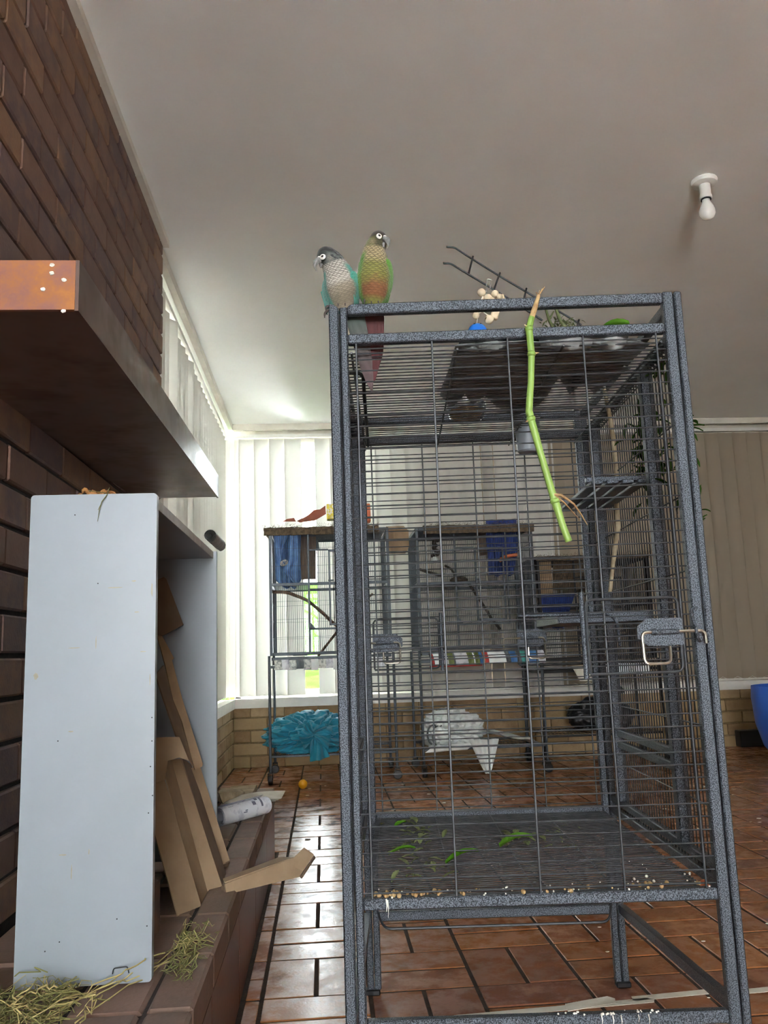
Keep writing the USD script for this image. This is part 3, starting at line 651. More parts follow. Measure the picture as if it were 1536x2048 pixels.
def conure(name, label, body, head, look, toward, eye, beak, wing, tail, feet, s_top):
    t = thing(name, label, 'bird')
    m = chain(body)
    v = np.array(m.vertices)
    top, bot = np.array(head[0]), np.array(body[-1][0])
    ax = (bot-top)/np.linalg.norm(bot-top); L = np.linalg.norm(bot-top)
    s = ((v-top)@ax)/L
    side = np.cross(ax, [0, -1, 0]); side /= np.linalg.norm(side); fr = np.cross(side, ax)
    q = v-top-np.outer((v-top)@ax, ax); az = np.arctan2(q@side, q@fr)          # 0 = chest side
    # scalloped feather rows
    per = .036; row = s/per+.25*(np.array(meshkit.fbm(v*90)).reshape(-1)); odd = np.floor(row) % 2
    scal = np.abs(np.sin(az*9+odd*math.pi/2)); fr_ = (row+.45*scal) % 1
    nz = np.array(meshkit.fbm(v*160)).reshape(-1)
    bar = np.clip((fr_-.52)/.16, 0, 1)*np.clip((1-fr_)/.10, 0, 1)
    # shingled relief
    n = np.array(m.vertex_normals); m.vertices = v+n*(.0011*(fr_-.5)*np.clip((s-.02)*8, 0, 1)+.0009*(nz-nz.mean()))[:, None]
    front_ = np.clip((1.15-np.abs(az))/.35, 0, 1)
    C = look
    colr = mixc(C['breast'], C['belly'], (s-C['s1'])/.12)
    big_ = np.array(meshkit.fbm(v*70+3)).reshape(-1); big_ -= big_.mean()
    vt = np.clip(front_*(s-C['s2']+.22*big_)/.16, 0, 1)*np.clip(1-(s-.97)/.08, 0, 1)*.85
    colr = colr*(1-vt[:, None]) + np.array(C['vent'])*vt[:, None]
    fl = np.clip((np.abs(az)-C['az'])/.25, 0, 1)*np.clip((s-C['s0']-.06)/.10, 0, 1)
    colr = colr*(1-fl[:, None])+np.array(C['back'])*fl[:, None]
    strength = np.clip(1.3-(s-C['s0'])*1.35, .18, 1)*(1-.75*fl)
    colr = colr*(1-(bar*strength*.95)[:, None])+np.array(C['bar'])*(bar*strength*.95)[:, None]
    # head: dark crown, cheek
    hd = np.array(head[0]); f = np.array(toward, float); f /= np.linalg.norm(f)
    d = v-hd; up = d[:, 2]/head[1]
    hm = np.clip((C['s0']+.02-s)/.05, 0, 1)
    crown = np.clip((up+.15-.35*(d@f)/head[1]*0)/.35, 0, 1); fore = np.clip(((d@f)/head[1]-.25)/.3, 0, 1)
    hc = mixc(C['cheek'], C['crown'], np.maximum(crown, fore*.75))
    ear = np.exp(-(((v-np.array(C['ear']))**2).sum(1))/(.006**2)); hc = hc*(1-.8*ear[:, None])+np.array(C['earc'])*(.8*ear)[:, None]
    hc = hc*(1-(bar*.25)[:, None])
    colr = colr*(1-hm[:, None])+hc*hm[:, None]
    colr *= (1+.35*(nz-nz.mean()))[:, None]
    tinted('body', m, np.clip(colr*.72, .002, 1), t)
    # eyes
    for e, nrm in eye:
        e, nrm = np.array(e), np.array(nrm, float); nrm /= np.linalg.norm(nrm)
        R_ = trimesh.geometry.align_vectors([0, 0, 1], nrm)
        ring = lathe([(.0022, -.001), (.0022, .0012), (.0034, .0011), (.0047, .0), (.0050, -.0015)], 28); ring.apply_transform(R_); ring.apply_translation(e)
        eb = obj('eye', ball(e-nrm*.0012, .0030, 3), 'eye_dark', t, smooth=True)
        obj('eye_ring', ring, 'eye_ring', eb, 'white bare eye ring', smooth=True)
    # beak: hooked upper part and small lower part
    up_pts, rr = beak
    obj('upper_beak', tube(bend(up_pts, .004, 5), np.interp(np.linspace(0, 1, len(bend(up_pts, .004, 5))), [0, .35, .75, 1], [rr, rr*.95, rr*.6, .0007]), 14), 'beak_horn', t, smooth=True)
    a, b = np.array(up_pts[0]), np.array(up_pts[-1]); lw = a*.45+b*.55-np.array(toward)*.0055+np.array([0, 0, -.0015])
    obj('lower_beak', tube([a-np.array(toward)*.003+np.array([0, 0, -.007]), lw+np.array([0, 0, -.001])], [rr*.7, .0012], 12), 'beak_horn', t, smooth=True)
    obj('cere', ball(a+np.array(toward)*.0005+np.array([0, 0, .003]), rr*.72, 2), 'eye_ring', t, smooth=True)
    # wings: coverts shell plus layered flight feathers
    for sh, tip, wd, out, tone, dark in wing:
        sh, tip, out = map(lambda p: np.array(p, float), (sh, tip, out)); axw = tip-sh; Lw = np.linalg.norm(axw); axw /= Lw; sd = np.cross(axw, out); sd /= np.linalg.norm(sd)
        sh_ = trimesh.creation.icosphere(subdivisions=4, radius=1.0); T = np.eye(4); T[:3, 0], T[:3, 1], T[:3, 2], T[:3, 3] = axw*Lw*.36, sd*wd*.55, out*.0072, sh+axw*Lw*.32
        sh_.apply_transform(T); vv = np.array(sh_.vertices); sw = ((vv-sh)@axw)/.0052; lat = ((vv-sh)@sd)/.006
        ff = (sw+.4*np.abs(np.sin(lat*math.pi+math.pi/2*(np.floor(sw) % 2)))) % 1
        cc = np.array(tone)*.8*(1.12-.45*np.clip((ff-.7)/.2, 0, 1))[:, None]
        w_ = tinted('wing', sh_, cc, t)
        for k in range(7):
            u = (k-3)/3; m_ = feather(sh+axw*Lw*.30+sd*wd*.30*u+out*(.003+.0006*k), tip-axw*Lw*(.30-.05*k)+sd*wd*.20*u+out*.0005*k, wd*.34, sd, .0005)
            g = ((np.array(m_.vertices)-sh)@axw)/Lw; tinted('flight_feather', m_, mixc(tone, dark, (g-.55)/.4), w_)
    # tail
    for a, b, w in tail['blades']:
        m_ = feather(a, b, w, tail['side'], .0007, 14, .0015); g = np.linalg.norm(np.array(m_.vertices)-np.array(a), axis=1)
        tinted('tail_feather', m_, mixc(tail['c0'], tail['c1'], g/.12)*(1+.12*np.sin(np.array(m_.vertices)[:, 0]*2500))[:, None], t)
    for c, a_, f_ in feet: foot(t, c, a_, f_)
    if s_top:
        r_ = random.Random(5); ruff = []
        for k in range(70):
            q = np.array(top)+np.array([r_.uniform(-.004, .022), r_.uniform(-.008, .012), r_.uniform(-.012, .014)])
            i = int(np.argmin(((np.array(m.vertices)-q)**2).sum(1))); p = np.array(m.vertices[i]); nn_ = np.array(m.vertex_normals[i])
            if (p-np.array(top))@np.array(toward) > .002: continue
            ruff.append(feather(p-nn_*.001, p+nn_*.0028+ax*.0065-np.array(toward)*.002, .0045, np.cross(nn_, ax), .0004, 4, .0004))
        rm = CAT(ruff); tinted('ruffled_nape', rm, np.tile(np.array(C['crown'])*.9+.012, (len(rm.vertices), 1)), t)
    return t
BARX = np.array([math.cos(CYAW), -math.sin(CYAW), 0]); BARF = np.array([-math.sin(CYAW), -math.cos(CYAW), 0])
# green bird, head turned to the right
conure('conure', 'green-cheeked conure with green wings and a maroon tail, perched on the top front bar', 
    [((0.1088, 1.3320, 1.4405), .0152), ((0.1062, 1.3340, 1.4360), .0162), ((0.1008, 1.3360, 1.4215), .0188), ((0.0999, 1.3340, 1.3978), .0245), ((0.0990, 1.3330, 1.3720), .0288), ((0.0986, 1.3370, 1.3505), .0268), ((0.0976, 1.3430, 1.3361), .0185)],
    ((0.1088, 1.3320, 1.4405), .0155),
    dict(breast=RGB('bfae84'), belly=RGB('8f8f4a'), vent=RGB('8f5238'), back=RGB('5d9430'), bar=RGB('352c20'), crown=RGB('3a332c'), cheek=RGB('6f7444'), ear=(0.0976, 1.3200, 1.4314), earc=RGB('9a8a70'), s0=.16, s1=.36, s2=.66, az=.72),
    (.62, -.78, -.05), [((0.1091, 1.3165, 1.4401), (.25, -.95, .15))],
    ([(0.1182, 1.3215, 1.4368), (0.1232, 1.3165, 1.4324), (0.1240, 1.3140, 1.4239), (0.1213, 1.3160, 1.4159)], .0050),
    [((0.1223, 1.3260, 1.3993), (0.1178, 1.3500, 1.3148), .034, (.80, -.60, .05), RGB('5f9a34'), RGB('28402a')), ((0.0783, 1.3420, 1.4035), (0.0909, 1.3620, 1.3345), .026, (-.92, -.3, .1), RGB('5f9a34'), RGB('2c4a2c'))],
    dict(side=BARX, c0=RGB('4e2c2a'), c1=RGB('5a3032'), blades=[((0.0965, 1.3660, 1.3399), (0.0966, 1.3820, 1.2052), .019), ((0.0914, 1.3680, 1.3389), (0.0920, 1.3850, 1.2170), .016), ((0.1051, 1.3670, 1.3384), (0.1007, 1.3840, 1.2202), .017), ((0.0872, 1.3700, 1.3380), (0.0877, 1.3880, 1.2397), .014), ((0.1113, 1.3690, 1.3375), (0.1066, 1.3870, 1.2374), .014)]),
    [((0.0997, 1.3375, 1.3319), BARX, BARF), ((0.0880, 1.3400, 1.3321), BARX, BARF)], 0)
# turquoise bird leaning left, head in profile
conure('conure', 'turquoise green-cheeked conure with a pale barred breast, perched on the left cage corner',
    [((0.0188, 1.3250, 1.4077), .0155), ((0.0222, 1.3280, 1.4065), .0172), ((0.0320, 1.3320, 1.3949), .0200), ((0.0400, 1.3340, 1.3761), .0252), ((0.0437, 1.3360, 1.3537), .0290), ((0.0443, 1.3420, 1.3385), .0235), ((0.0459, 1.3480, 1.3304), .0170)],
    ((0.0188, 1.3250, 1.4077), .0158),
    dict(breast=RGB('cfc8bb'), belly=RGB('a49a86'), vent=RGB('8f8570'), back=RGB('4a9c8a'), bar=RGB('302b28'), crown=RGB('2e3030'), cheek=RGB('66706a'), ear=(0.0252, 1.3090, 1.3970), earc=RGB('a89c92'), s0=.17, s1=.55, s2=.72, az=.7),
    (-.86, -.5, -.12), [((0.0128, 1.3095, 1.3990), (-.35, -.93, .1))],
    ([(0.0077, 1.3165, 1.3963), (0.0023, 1.3145, 1.3926), (-0.0008, 1.3135, 1.3841), (0.0023, 1.3150, 1.3760)], .0052),
    [((0.0634, 1.3240, 1.3776), (0.0700, 1.3500, 1.3096), .036, (.86, -.5, .05), RGB('4aa08c'), RGB('2a5a5a')), ((0.0181, 1.3420, 1.3727), (0.0244, 1.3480, 1.3143), .030, (-.92, -.38, .05), RGB('5aa596'), RGB('34685f'))],
    dict(side=BARX, c0=RGB('44544c'), c1=RGB('5c4c4c'), blades=[((0.0633, 1.3580, 1.3329), (0.0916, 1.3660, 1.1841), .019), ((0.0573, 1.3590, 1.3315), (0.0878, 1.3675, 1.1970), .017), ((0.0693, 1.3585, 1.3330), (0.0909, 1.3680, 1.2112), .016), ((0.0531, 1.3610, 1.3306), (0.0812, 1.3690, 1.2268), .016), ((0.0728, 1.3600, 1.3337), (0.0884, 1.3690, 1.2401), .014)]),
    [((0.0439, 1.3380, 1.3278), BARX, BARF), ((0.0252, 1.3380, 1.3154), np.array([.2, 0, 1.0]), np.array([-.85, -.5, 0]))], 1)

# ============================================================ THREE SMALL CAGES UNDER THE WINDOW
mat('cage_grey', RGB('4e565c'), RGB('434b51'), 60, .45, metal=.3)
mat('cage_black', RGB('131415'), RGB('0e0f10'), 60, .45, metal=.2)
mat('coir', RGB('6a5a46'), RGB('453a2e'), 50, .95, bump=.6, bscale=200)
mat('denim', RGB('6a8fc0'), RGB('4c6ea2'), 20, .85)
mat('navy_cloth', RGB('2c4386'), RGB('223570'), 20, .85)
mat('teal_cloth', RGB('1590a8'), RGB('108099'), 8, .7, sheen=.3)
mat('white_cloth', RGB('eef2f2'), RGB('dde4e4'), 14, .7)
mat('grey_print', RGB('5a6064'), RGB('6c7276'), 14, .7)
mat('branch_bark', RGB('8c7460'), RGB('6b5646'), 30, .85, bump=.4)
mat('dark_bark', RGB('4b4038'), RGB('3a312b'), 30, .85)
mat('newsprint', RGB('d5d8d4'), RGB('8f9596'), 55, .8, lo=.45, hi=.62)
mat('red_print', RGB('b8312c'), RGB('a82a28'), 10, .6)
mat('olive_print', RGB('6c7a3c'), RGB('596632'), 60, .6)
mat('blue_print', RGB('3f78ad'), RGB('2f629a'), 20, .6)
mat('orange_print', RGB('c8714a'), RGB('b4613c'), 20, .6)
mat('teal_print', RGB('2b8f86'), RGB('238077'), 20, .6)
mat('yellow_print', RGB('e6d24a'), RGB('eee9d8'), 60, .6, lo=.48, hi=.54)
mat('terracotta_card', RGB('9c5a44'), RGB('8a4c3a'), 10, .75)

def small_cage(label, x0, y0, Wd, Dd, zt, zm, zb, look, stand_z, door=True, splay=0):
    """rolling cage on a leg stand: body frame, wire panels, door, tray rail, stand, lower rack, casters"""
    c = thing('small_cage', label, 'bird cage', (x0, y0, 0), 0)
    p, q = .018, .040
    for u, v in ((0, 0), (Wd-p, 0), (0, Dd-q), (Wd-p, Dd-q)):
        obj('corner_post', rbox((u, v, zb), (u+p, v+q, zt-.0), .002), look, c)
    for z0, z1 in ((zt-.02, zt), (zm-.009, zm+.009), (zb, zb+.018)):
        for v in (0, Dd-.012): obj('rail', rbox((p, v, z0), (Wd-p, v+.012, z1), .0015), look, c)
        for u in (0, Wd-.012): obj('rail', rbox((u, q, z0), (u+.012, Dd-q, z1), .0015), look, c)
    pitch = .0125
    def panel(name, a, b, along):
        ws = []
        n = int((b-a)/pitch)
        for i in range(1, n): ws.append(along(a+(b-a)*i/n))
        return ws
    R_ = .0009
    fw = panel('', p, Wd-p, lambda t: wire((t, .006, zb), (t, .006, zt-.01), R_)) + [wire((p, .006, z), (Wd-p, .006, z), R_) for z in np.arange(zb+.11, zt-.05, .11)]
    bw = panel('', p, Wd-p, lambda t: wire((t, Dd-.006, zb), (t, Dd-.006, zt-.01), R_)) + [wire((p, Dd-.006, z), (Wd-p, Dd-.006, z), R_) for z in np.arange(zb+.11, zt-.05, .11)]
    obj('front_wires', fw, look, c, smooth=False); obj('rear_wires', bw, look, c, smooth=False)
    for u in (.006, Wd-.006):
        obj('side_wires', panel('', q, Dd-q, lambda t: wire((u, t, zb), (u, t, zt-.01), R_)) + [wire((u, q, z), (u, Dd-q, z), R_) for z in np.arange(zb+.11, zt-.05, .11)], look, c, smooth=False)
    obj('top_wires', panel('', q, Dd-q, lambda t: wire((p, t, zt-.008), (Wd-p, t, zt-.008), R_)), look, c, smooth=False)
    # front upright, door and gusset
    u1, d0, d1, dz0, dz1 = Wd*.325, Wd*.49, Wd*.74, zb+.175, zt-.135
    obj('front_upright', rbox((u1-.006, -.004, zb), (u1+.006, .004, zt-.02), .001), look, c)
    obj('front_upright', rbox((d1+.012, -.004, zb+.16), (d1+.022, .004, zt-.02), .001), look, c)
    d = obj('cage_door', [rbox((d0, -.012, dz0), (d0+.011, -.004, dz1), .001), rbox((d1-.011, -.012, dz0), (d1, -.004, dz1), .001), rbox((d0, -.012, dz0), (d1, -.004, dz0+.012), .001), rbox((d0, -.012, dz1-.014), (d1, -.004, dz1), .001)], look, c)
    obj('door_latch', [rbox((d0-.004, -.018, zm+.012), (d0+.03, -.008, zm+.022), .002)], look, d)
    obj('crossbar', rbox((u1, -.005, zb+.15), (d1+.022, .004, zb+.162), .001), look, c)
    g = trimesh.creation.extrude_polygon(Polygon([(0, 0), (.034, 0), (0, .042)]), .005); g.apply_transform([[1, 0, 0, u1+.006], [0, 0, -1, 0], [0, 1, 0, zb+.155], [0, 0, 0, 1]])
    obj('gusset', g, look, c, smooth=False)
    obj('crossbar', rbox((u1, -.004, dz1-.004), (d0, .004, dz1+.006), .001), look, c)
    # tray slides under the body
    obj('tray', [rbox((.008, .0, zb-.028), (Wd-.008, Dd-.01, zb-.020), .002), rbox((.008, -.006, zb-.028), (Wd-.008, 0, zb-.010), .002)], look, c)
    # stand
    s = splay; cat_y = look == 'cage_black'
    for u, v, su, sv in ((-.012, -.01, -1, -1), (Wd-.004, -.01, 1, -1), (-.012, Dd-.006, -1, 1), (Wd-.004, Dd-.006, 1, 1)):
        leg = tube([(u+.008, v+.008, zb-.0), (u+.008+su*s, v+.008, .06)], .0085, 10)
        obj('leg', leg, look, c)
        wx = u+.008+su*s
        k = obj('caster', lathe([(0, -.014), (.023, -.014), (.0275, -.009), (.0275, .009), (.023, .014), (0, .014)], 20, 'y' if (su+sv) == 0 or cat_y else 'x', (wx, v-.008, .0275)), 'black_plastic', c)
        obj('fork', [rbox((wx-.016, v-.016, .028), (wx-.0125, v+.012, .066), .001), rbox((wx+.0125, v-.016, .028), (wx+.016, v+.012, .066), .001), rbox((wx-.016, v-.014, .060), (wx+.016, v+.018, .068), .002)], 'black_plastic', k)
    for v in (-.004, Dd): obj('stand_rail', rbox((-.006, v, zb-.075), (Wd+.006, v+.008, zb-.060), .001), look, c)
    for u in (-.010, Wd-.002): obj('stand_rail', rbox((u, 0, zb-.075), (u+.010, Dd, zb-.060), .001), look, c)
    rz = stand_z
    for v in (-.006, Dd): obj('rack_rail', rbox((0, v, rz-.012), (Wd, v+.010, rz), .001), look, c)
    obj('rack_wires', [wire((t, -.002, rz-.003), (t, Dd+.004, rz-.003), .0014) for t in np.arange(.012, Wd, .025)] + [wire((0, t, rz-.006), (Wd, t, rz-.006), .0016) for t in np.arange(.06, Dd, .12)], look, c, smooth=False)
    return c
AX, AY, AW, AD = -.325, 5.25, .752, .50
BX, BY = .598, 5.25
CX2, CY2, CW2, CD2 = 1.425, 5.48, .765, .46
small_cage('tall grey wire cage on casters at the left, with a denim hammock inside', AX, AY, AW, AD, 1.535, 1.19, .755, 'cage_grey', .165)
small_cage('tall grey wire cage on casters in the middle, with a navy cloth hung inside', BX, BY, AW, AD, 1.525, 1.17, .755, 'cage_grey', .165)
small_cage('lower black wire cage on the right below the blind, with a brown carton panel inside', CX2, CY2, CW2, CD2, 1.335, 1.02, .66, 'cage_black', .19, splay=.02)

# coir mats on the roofs: a shaggy pad whose front edge hangs over the wires
def coir_mat(label, x0, x1, y0, y1, z, drop, seed):
    def f(s, t):
        x = x0+(x1-x0)*s
        L = (y1-y0)+drop; d = t*L
        return (x, y0-.012+max(0, d-drop), z+.012-max(0, drop-d)) if d > drop else (x, y0-.014, z+.012-(drop-d))
    g = grid(f, 90, 24, .012); g = rough(g, .016, 60, seed)
    m = obj('coir_mat', g, 'coir', None, label, 'mat', smooth=40)
    r_ = random.Random(seed); fib = []
    for i in range(420):
        x = r_.uniform(x0, x1); y = r_.choice([y0-.016, y0-.012, r_.uniform(y0, y1)]); zz = z+.012+r_.uniform(-.01, .012)
        a = r_.uniform(0, 6.28); L = r_.uniform(.01, .03)
        fib.append(tube([(x, y, zz), (x+L*.6*math.cos(a), y+L*.4*math.sin(a)-.004, zz+r_.uniform(-.012, .014))], .0007, 3))
    obj('fibre', fib, 'coir', m, kind='stuff', smooth=False)
coir_mat('brown coir mat lying over the roof of the left cage', AX-.03, AX+AW-.06, AY, AY+AD, 1.537, .052, 3)
coir_mat('brown coir mat lying over the roof of the middle cage', BX+.05, BX+AW+.01, BY, BY+AD, 1.527, .055, 4)
coir_mat('brown coir mat lying over the roof of the black cage', CX2-.005, CX2+CW2+.0, CY2, CY2+CD2, 1.337, .03, 5)

# cloth helper: hanging sheet with folds
def drape(pts_left, pts_right, nfold, amp, seed, n=36, m=26, bulge=0):
    r_ = random.Random(seed); ph = [r_.uniform(0, 6.28) for _ in range(4)]
    Lp, Rp = np.array(pts_left, float), np.array(pts_right, float)
    def at(P, t):
        k = t*(len(P)-1); i = min(int(k), len(P)-2); f = k-i; return P[i]*(1-f)+P[i+1]*f
    def f(s, t):
        a, b = at(Lp, t), at(Rp, t); p = a+(b-a)*s
        w = math.sin(s*nfold*math.pi*2+ph[0]+.8*math.sin(3*t+ph[1]))+.5*math.sin(s*nfold*math.pi*4.3+ph[2]+2*t)
        return (p[0], p[1]+amp*w*(.35+.65*t)-bulge*math.sin(math.pi*s)*math.sin(math.pi*t), p[2]+.35*amp*math.sin(s*nfold*5+ph[3])*t)
    return grid(f, n, m, .0025)
HY_ = AY+.07
h = thing('denim_hammock', 'blue denim hammock hanging in the top of the left cage', 'hammock')
obj('cloth', drape([(-0.2941, 5.3000, 1.5403), (-0.2925, 5.3000, 1.4129), (-0.2892, 5.3100, 1.2183), (-0.2431, 5.3100, 1.1731)], [(-0.1265, 5.4000, 1.5513), (-0.1326, 5.4000, 1.3890), (-0.1290, 5.4000, 1.2281), (-0.1642, 5.3800, 1.1764)], 2.2, .02, 1), 'denim', h, smooth=True)
obj('cloth_fold', drape([(-0.2897, 5.2750, 1.5270), (-0.2851, 5.2750, 1.3938), (-0.2578, 5.2750, 1.3396)], [(-0.1933, 5.2850, 1.5166), (-0.2320, 5.2850, 1.4412), (-0.2490, 5.2850, 1.3342)], 1.5, .008, 2, 16, 16), 'denim', h, smooth=True)
obj('cloth_fold', drape([(-0.1932, 5.2750, 1.4961), (-0.1986, 5.2750, 1.3444), (-0.2431, 5.2750, 1.2765), (-0.1790, 5.2750, 1.2028)], [(-0.1372, 5.3000, 1.5111), (-0.1338, 5.3000, 1.3455), (-0.1385, 5.3000, 1.2509), (-0.1460, 5.3000, 1.1758)], 1.8, .010, 4, 16, 20), 'denim', h, smooth=True)
c_ = np.array((-0.2391, 5.2700, 1.3229))
obj('ring_toy', [tube([c_+np.array([.016*math.cos(t), .004*math.sin(3*t+k), .016*math.sin(t)])+np.array([.007*k, -.002*k, .003*k]) for t in np.arange(0, 6.2, .4)], .0022, 6, closed=True) for k in range(3)], 'paper_plain', None, 'pale woven ring toy tied to the denim hammock', 'bird toy', smooth=True)
plank('cardboard_sheet', [(-0.1827, 5.5500, 1.5883), (-0.0306, 5.5500, 1.5848), (-0.0374, 5.5500, 1.2455), (-0.1881, 5.5500, 1.2431)], 'cardboard_dark', None, cat='cardboard', label='brown cardboard panel hung behind the denim hammock')
plank('cardboard_sheet', [(-0.0664, 5.7200, 1.5698), (-0.0255, 5.7200, 1.5688), (-0.0074, 5.7200, 1.4581), (-0.0618, 5.7200, 1.4595)], 'grey_print', None, cat='cardboard', label='small grey panel beside the brown one in the left cage')
def branch(pts, r, m='branch_bark', n=9): return rough(tube(bend(pts, .05, 4), r, n), .003, 60, 2)
obj('perch_branch', [branch([(-0.3143, 5.3000, 1.1493), (-0.2252, 5.3200, 1.1483), (-0.0928, 5.3800, 1.0982), (0.0161, 5.4500, 1.0036), (0.0731, 5.5000, 0.9463), (0.1768, 5.5600, 0.8804)], .0105), branch([(0.0161, 5.4400, 1.0031), (0.0218, 5.4200, 0.9766)], .004)], 'branch_bark', None, 'bare curved branch perch slanting across the left cage', 'perch', smooth=60)
obj('perch_branch', branch([(-0.0338, 5.4200, 0.7456), (0.0279, 5.4400, 0.8190), (0.1112, 5.5000, 0.9194), (0.2327, 5.6000, 1.0634), (0.3395, 5.6800, 1.1455)], .008), 'branch_bark', None, 'thin branch perch rising from the floor of the left cage', 'perch', smooth=60)
obj('seed_dish', [rbox(np.array((-0.1915, 5.3400, 0.7510))+[0, 0, .0], np.array((-0.0961, 5.4000, 0.7726))+[0, 0, 0], .004)], 'white_board', None, 'white shallow dish on the floor of the left cage', 'dish')
# paper lining hanging from the trays
def fringe(name, label, xs, y, z0, z1, looks, seed, slant=.0, group=None):
    t = thing(name, label, 'newspaper')
    r_ = random.Random(seed)
    for k, (a, b, look) in enumerate(zip(xs[:-1], xs[1:], looks)):
        top = z0+r_.uniform(-.002, .002); bot = z1+r_.uniform(-.008, .006); tw = r_.uniform(-.006, .006)
        def f(s, q, a=a, b=b, top=top, bot=bot, tw=tw):
            return (a+(b-a)*s+slant*q+.004*math.sin(3*q), y-.004-.012*q+tw*math.sin(6*s+2*q)-.004*k % 3*.2, top+(bot-top)*q)
        obj('paper_strip', grid(f, 5, 4, .0012), look, t, smooth=True)
    return t
xa = np.linspace(-.30, .37, 16)
fringe('tray_paper', 'crumpled newspaper lining spilling over the tray front of the left cage', xa, AY-.012, .728, .668, ['newsprint', 'paper_print', 'newsprint', 'grey_print', 'newsprint', 'white_cloth', 'newsprint', 'paper_print', 'white_cloth', 'terracotta_card', 'grey_print', 'newsprint', 'white_cloth', 'newsprint', 'paper_print'], 5)
def bx_(px): return (0.6396, 5.2350, 0.6985)[0]+(px-855)*((1.3753, 5.2350, 0.6734)[0]-(0.6396, 5.2350, 0.6985)[0])/235
seq = [(857, 'black_plastic'), (860, 'red_print'), (865, 'white_cloth'), (884, 'paper_print'), (893, 'olive_print'), (904, 'grey_print'), (907, 'paper_print'), (932, 'olive_print'), (943, 'white_cloth'), (946, 'olive_print'), (955, 'blue_print'), (962, 'orange_print'), (966, 'red_print'), (973, 'white_cloth'), (1007, 'grey_print'), (1016, 'blue_print'), (1029, 'grey_print'), (1038, 'teal_print'), (1048, 'white_cloth'), (1052, 'blue_print'), (1072, 'paper_print'), (1086, None)]
fringe('tray_paper', 'colourful printed pages lining the tray front of the middle cage', [bx_(a) for a, _ in seq], BY-.012, .735, .665, [b for _, b in seq[:-1]], 6, slant=.012)
obj('red_sheet', rbox((.665, BY-.012, .652), (.98, BY+.10, .660), .001), 'red_print', None, 'red-edged sheet lying under the tray of the middle cage', 'paper')

# cloth bundles on the lower racks
def bundle(name, label, c, s, look, knot, nf, amp, seed, tail=None):
    t = thing(name, label, 'cloth')
    m = trimesh.creation.icosphere(subdivisions=5); v = np.array(m.vertices)
    base = v*np.array(s)
    d = base[:, [0, 2]]-np.array(knot); ang = np.arctan2(d[:, 1], d[:, 0]); rad = np.hypot(d[:, 0], d[:, 1])
    nz = np.array(meshkit.fbm(v*1.7+seed)).reshape(-1)
    fold = np.abs(np.sin(ang*nf/2+nz*14+rad*14))**.7
    small = np.array(meshkit.fbm(v*np.array([3, 3, 6])+seed*3)).reshape(-1)
    k = 1+amp*(fold-.5)*np.clip(rad/.05, 0, 1)*np.clip(1.3-rad/.45, .2, 1)+.40*(small-small.mean())
    P_ = base*k[:, None]
    P_[:, 1] += .06*np.exp(-(rad/.05)**2)*np.where(v[:, 1] < 0, 1, 0)
    P_[:, 2] = np.maximum(P_[:, 2], -s[2]*.72)
    m.vertices = P_+np.array(c); obj('body', m, look, t, smooth=True)
    return t
tb = bundle('teal_cloth_bundle', 'bright teal cloth bundle stuffed on the lower rack of the left cage', (-.09, 5.42, .262), (.265, .20, .128), 'teal_cloth', (.04, .0), 8, .30, 1)
def petal(c, A, L, wd, curl, seed):
    def f(s, t):
        u = (s-.5)*wd*(.35+1.3*t)*(1.15-.3*t); r = L*t
        w = .026*math.sin(s*8+seed+2*t)*t+.012*math.sin(17*s+3*seed+6*t)
        x, z = r*math.cos(A)-u*math.sin(A), r*math.sin(A)+u*math.cos(A)
        return (c[0]+x, c[1]-.01-curl*math.sin(t*2.3)+w, c[2]+z)
    return grid(f, 14, 12, .002)
kc = (-0.0660, 5.2150, 0.2854)
for k, (A, L, wd, cu_) in enumerate(((1.2, .06, .07, .03), (2.5, .075, .07, .03), (-.25, .10, .085, .05), (-1.35, .15, .085, .03), (3.5, .085, .08, .03), (.45, .085, .06, .055))):
    obj('fold', petal(kc, A, L, wd, cu_, k*1.7), 'teal_cloth', tb, smooth=True)
wb_ = bundle('white_cloth_bundle', 'crumpled white cloth on the lower rack of the middle cage', (.80, 5.42, .255), (.19, .17, .13), 'white_cloth', (.03, -.02), 9, .20, 9)
obj('fold', grid(lambda s, t: (.93+.40*s, 5.26+.25*t, .19+.035*math.sin(3*s+1)*(1-.3*t)+.012*math.sin(9*s+5*t)+.03*(1-s)), 24, 10, .003), 'white_cloth', wb_, smooth=True)
obj('fold', grid(lambda s, t: (.66+.26*s-.06*t, 5.236-.004*math.sin(9*s), .185-.04*t+.01*s), 16, 6, .003), 'white_cloth', wb_, smooth=True)
def tail(s, t):
    w = .155*(1-t)**.9+.028
    return (.965+.012*t+(s-.5)*w, 5.225-.012*math.sin(s*13)*(1-.5*t)-.01*t, .212-.20*t)
obj('hanging_corner', grid(tail, 26, 16, .003), 'white_cloth', wb_, smooth=True)
for k, (cx_, cz_, r0) in enumerate(((.665, .245, .05), (.70, .235, .055))):
    obj('stripe', tube([(cx_+r0*.7*math.cos(a), 5.285-.03*math.cos(a*.8), cz_+r0*1.2*math.sin(a)) for a in np.arange(1.2, 4.6, .25)], .006, 6), 'grey_print', wb_, smooth=True)

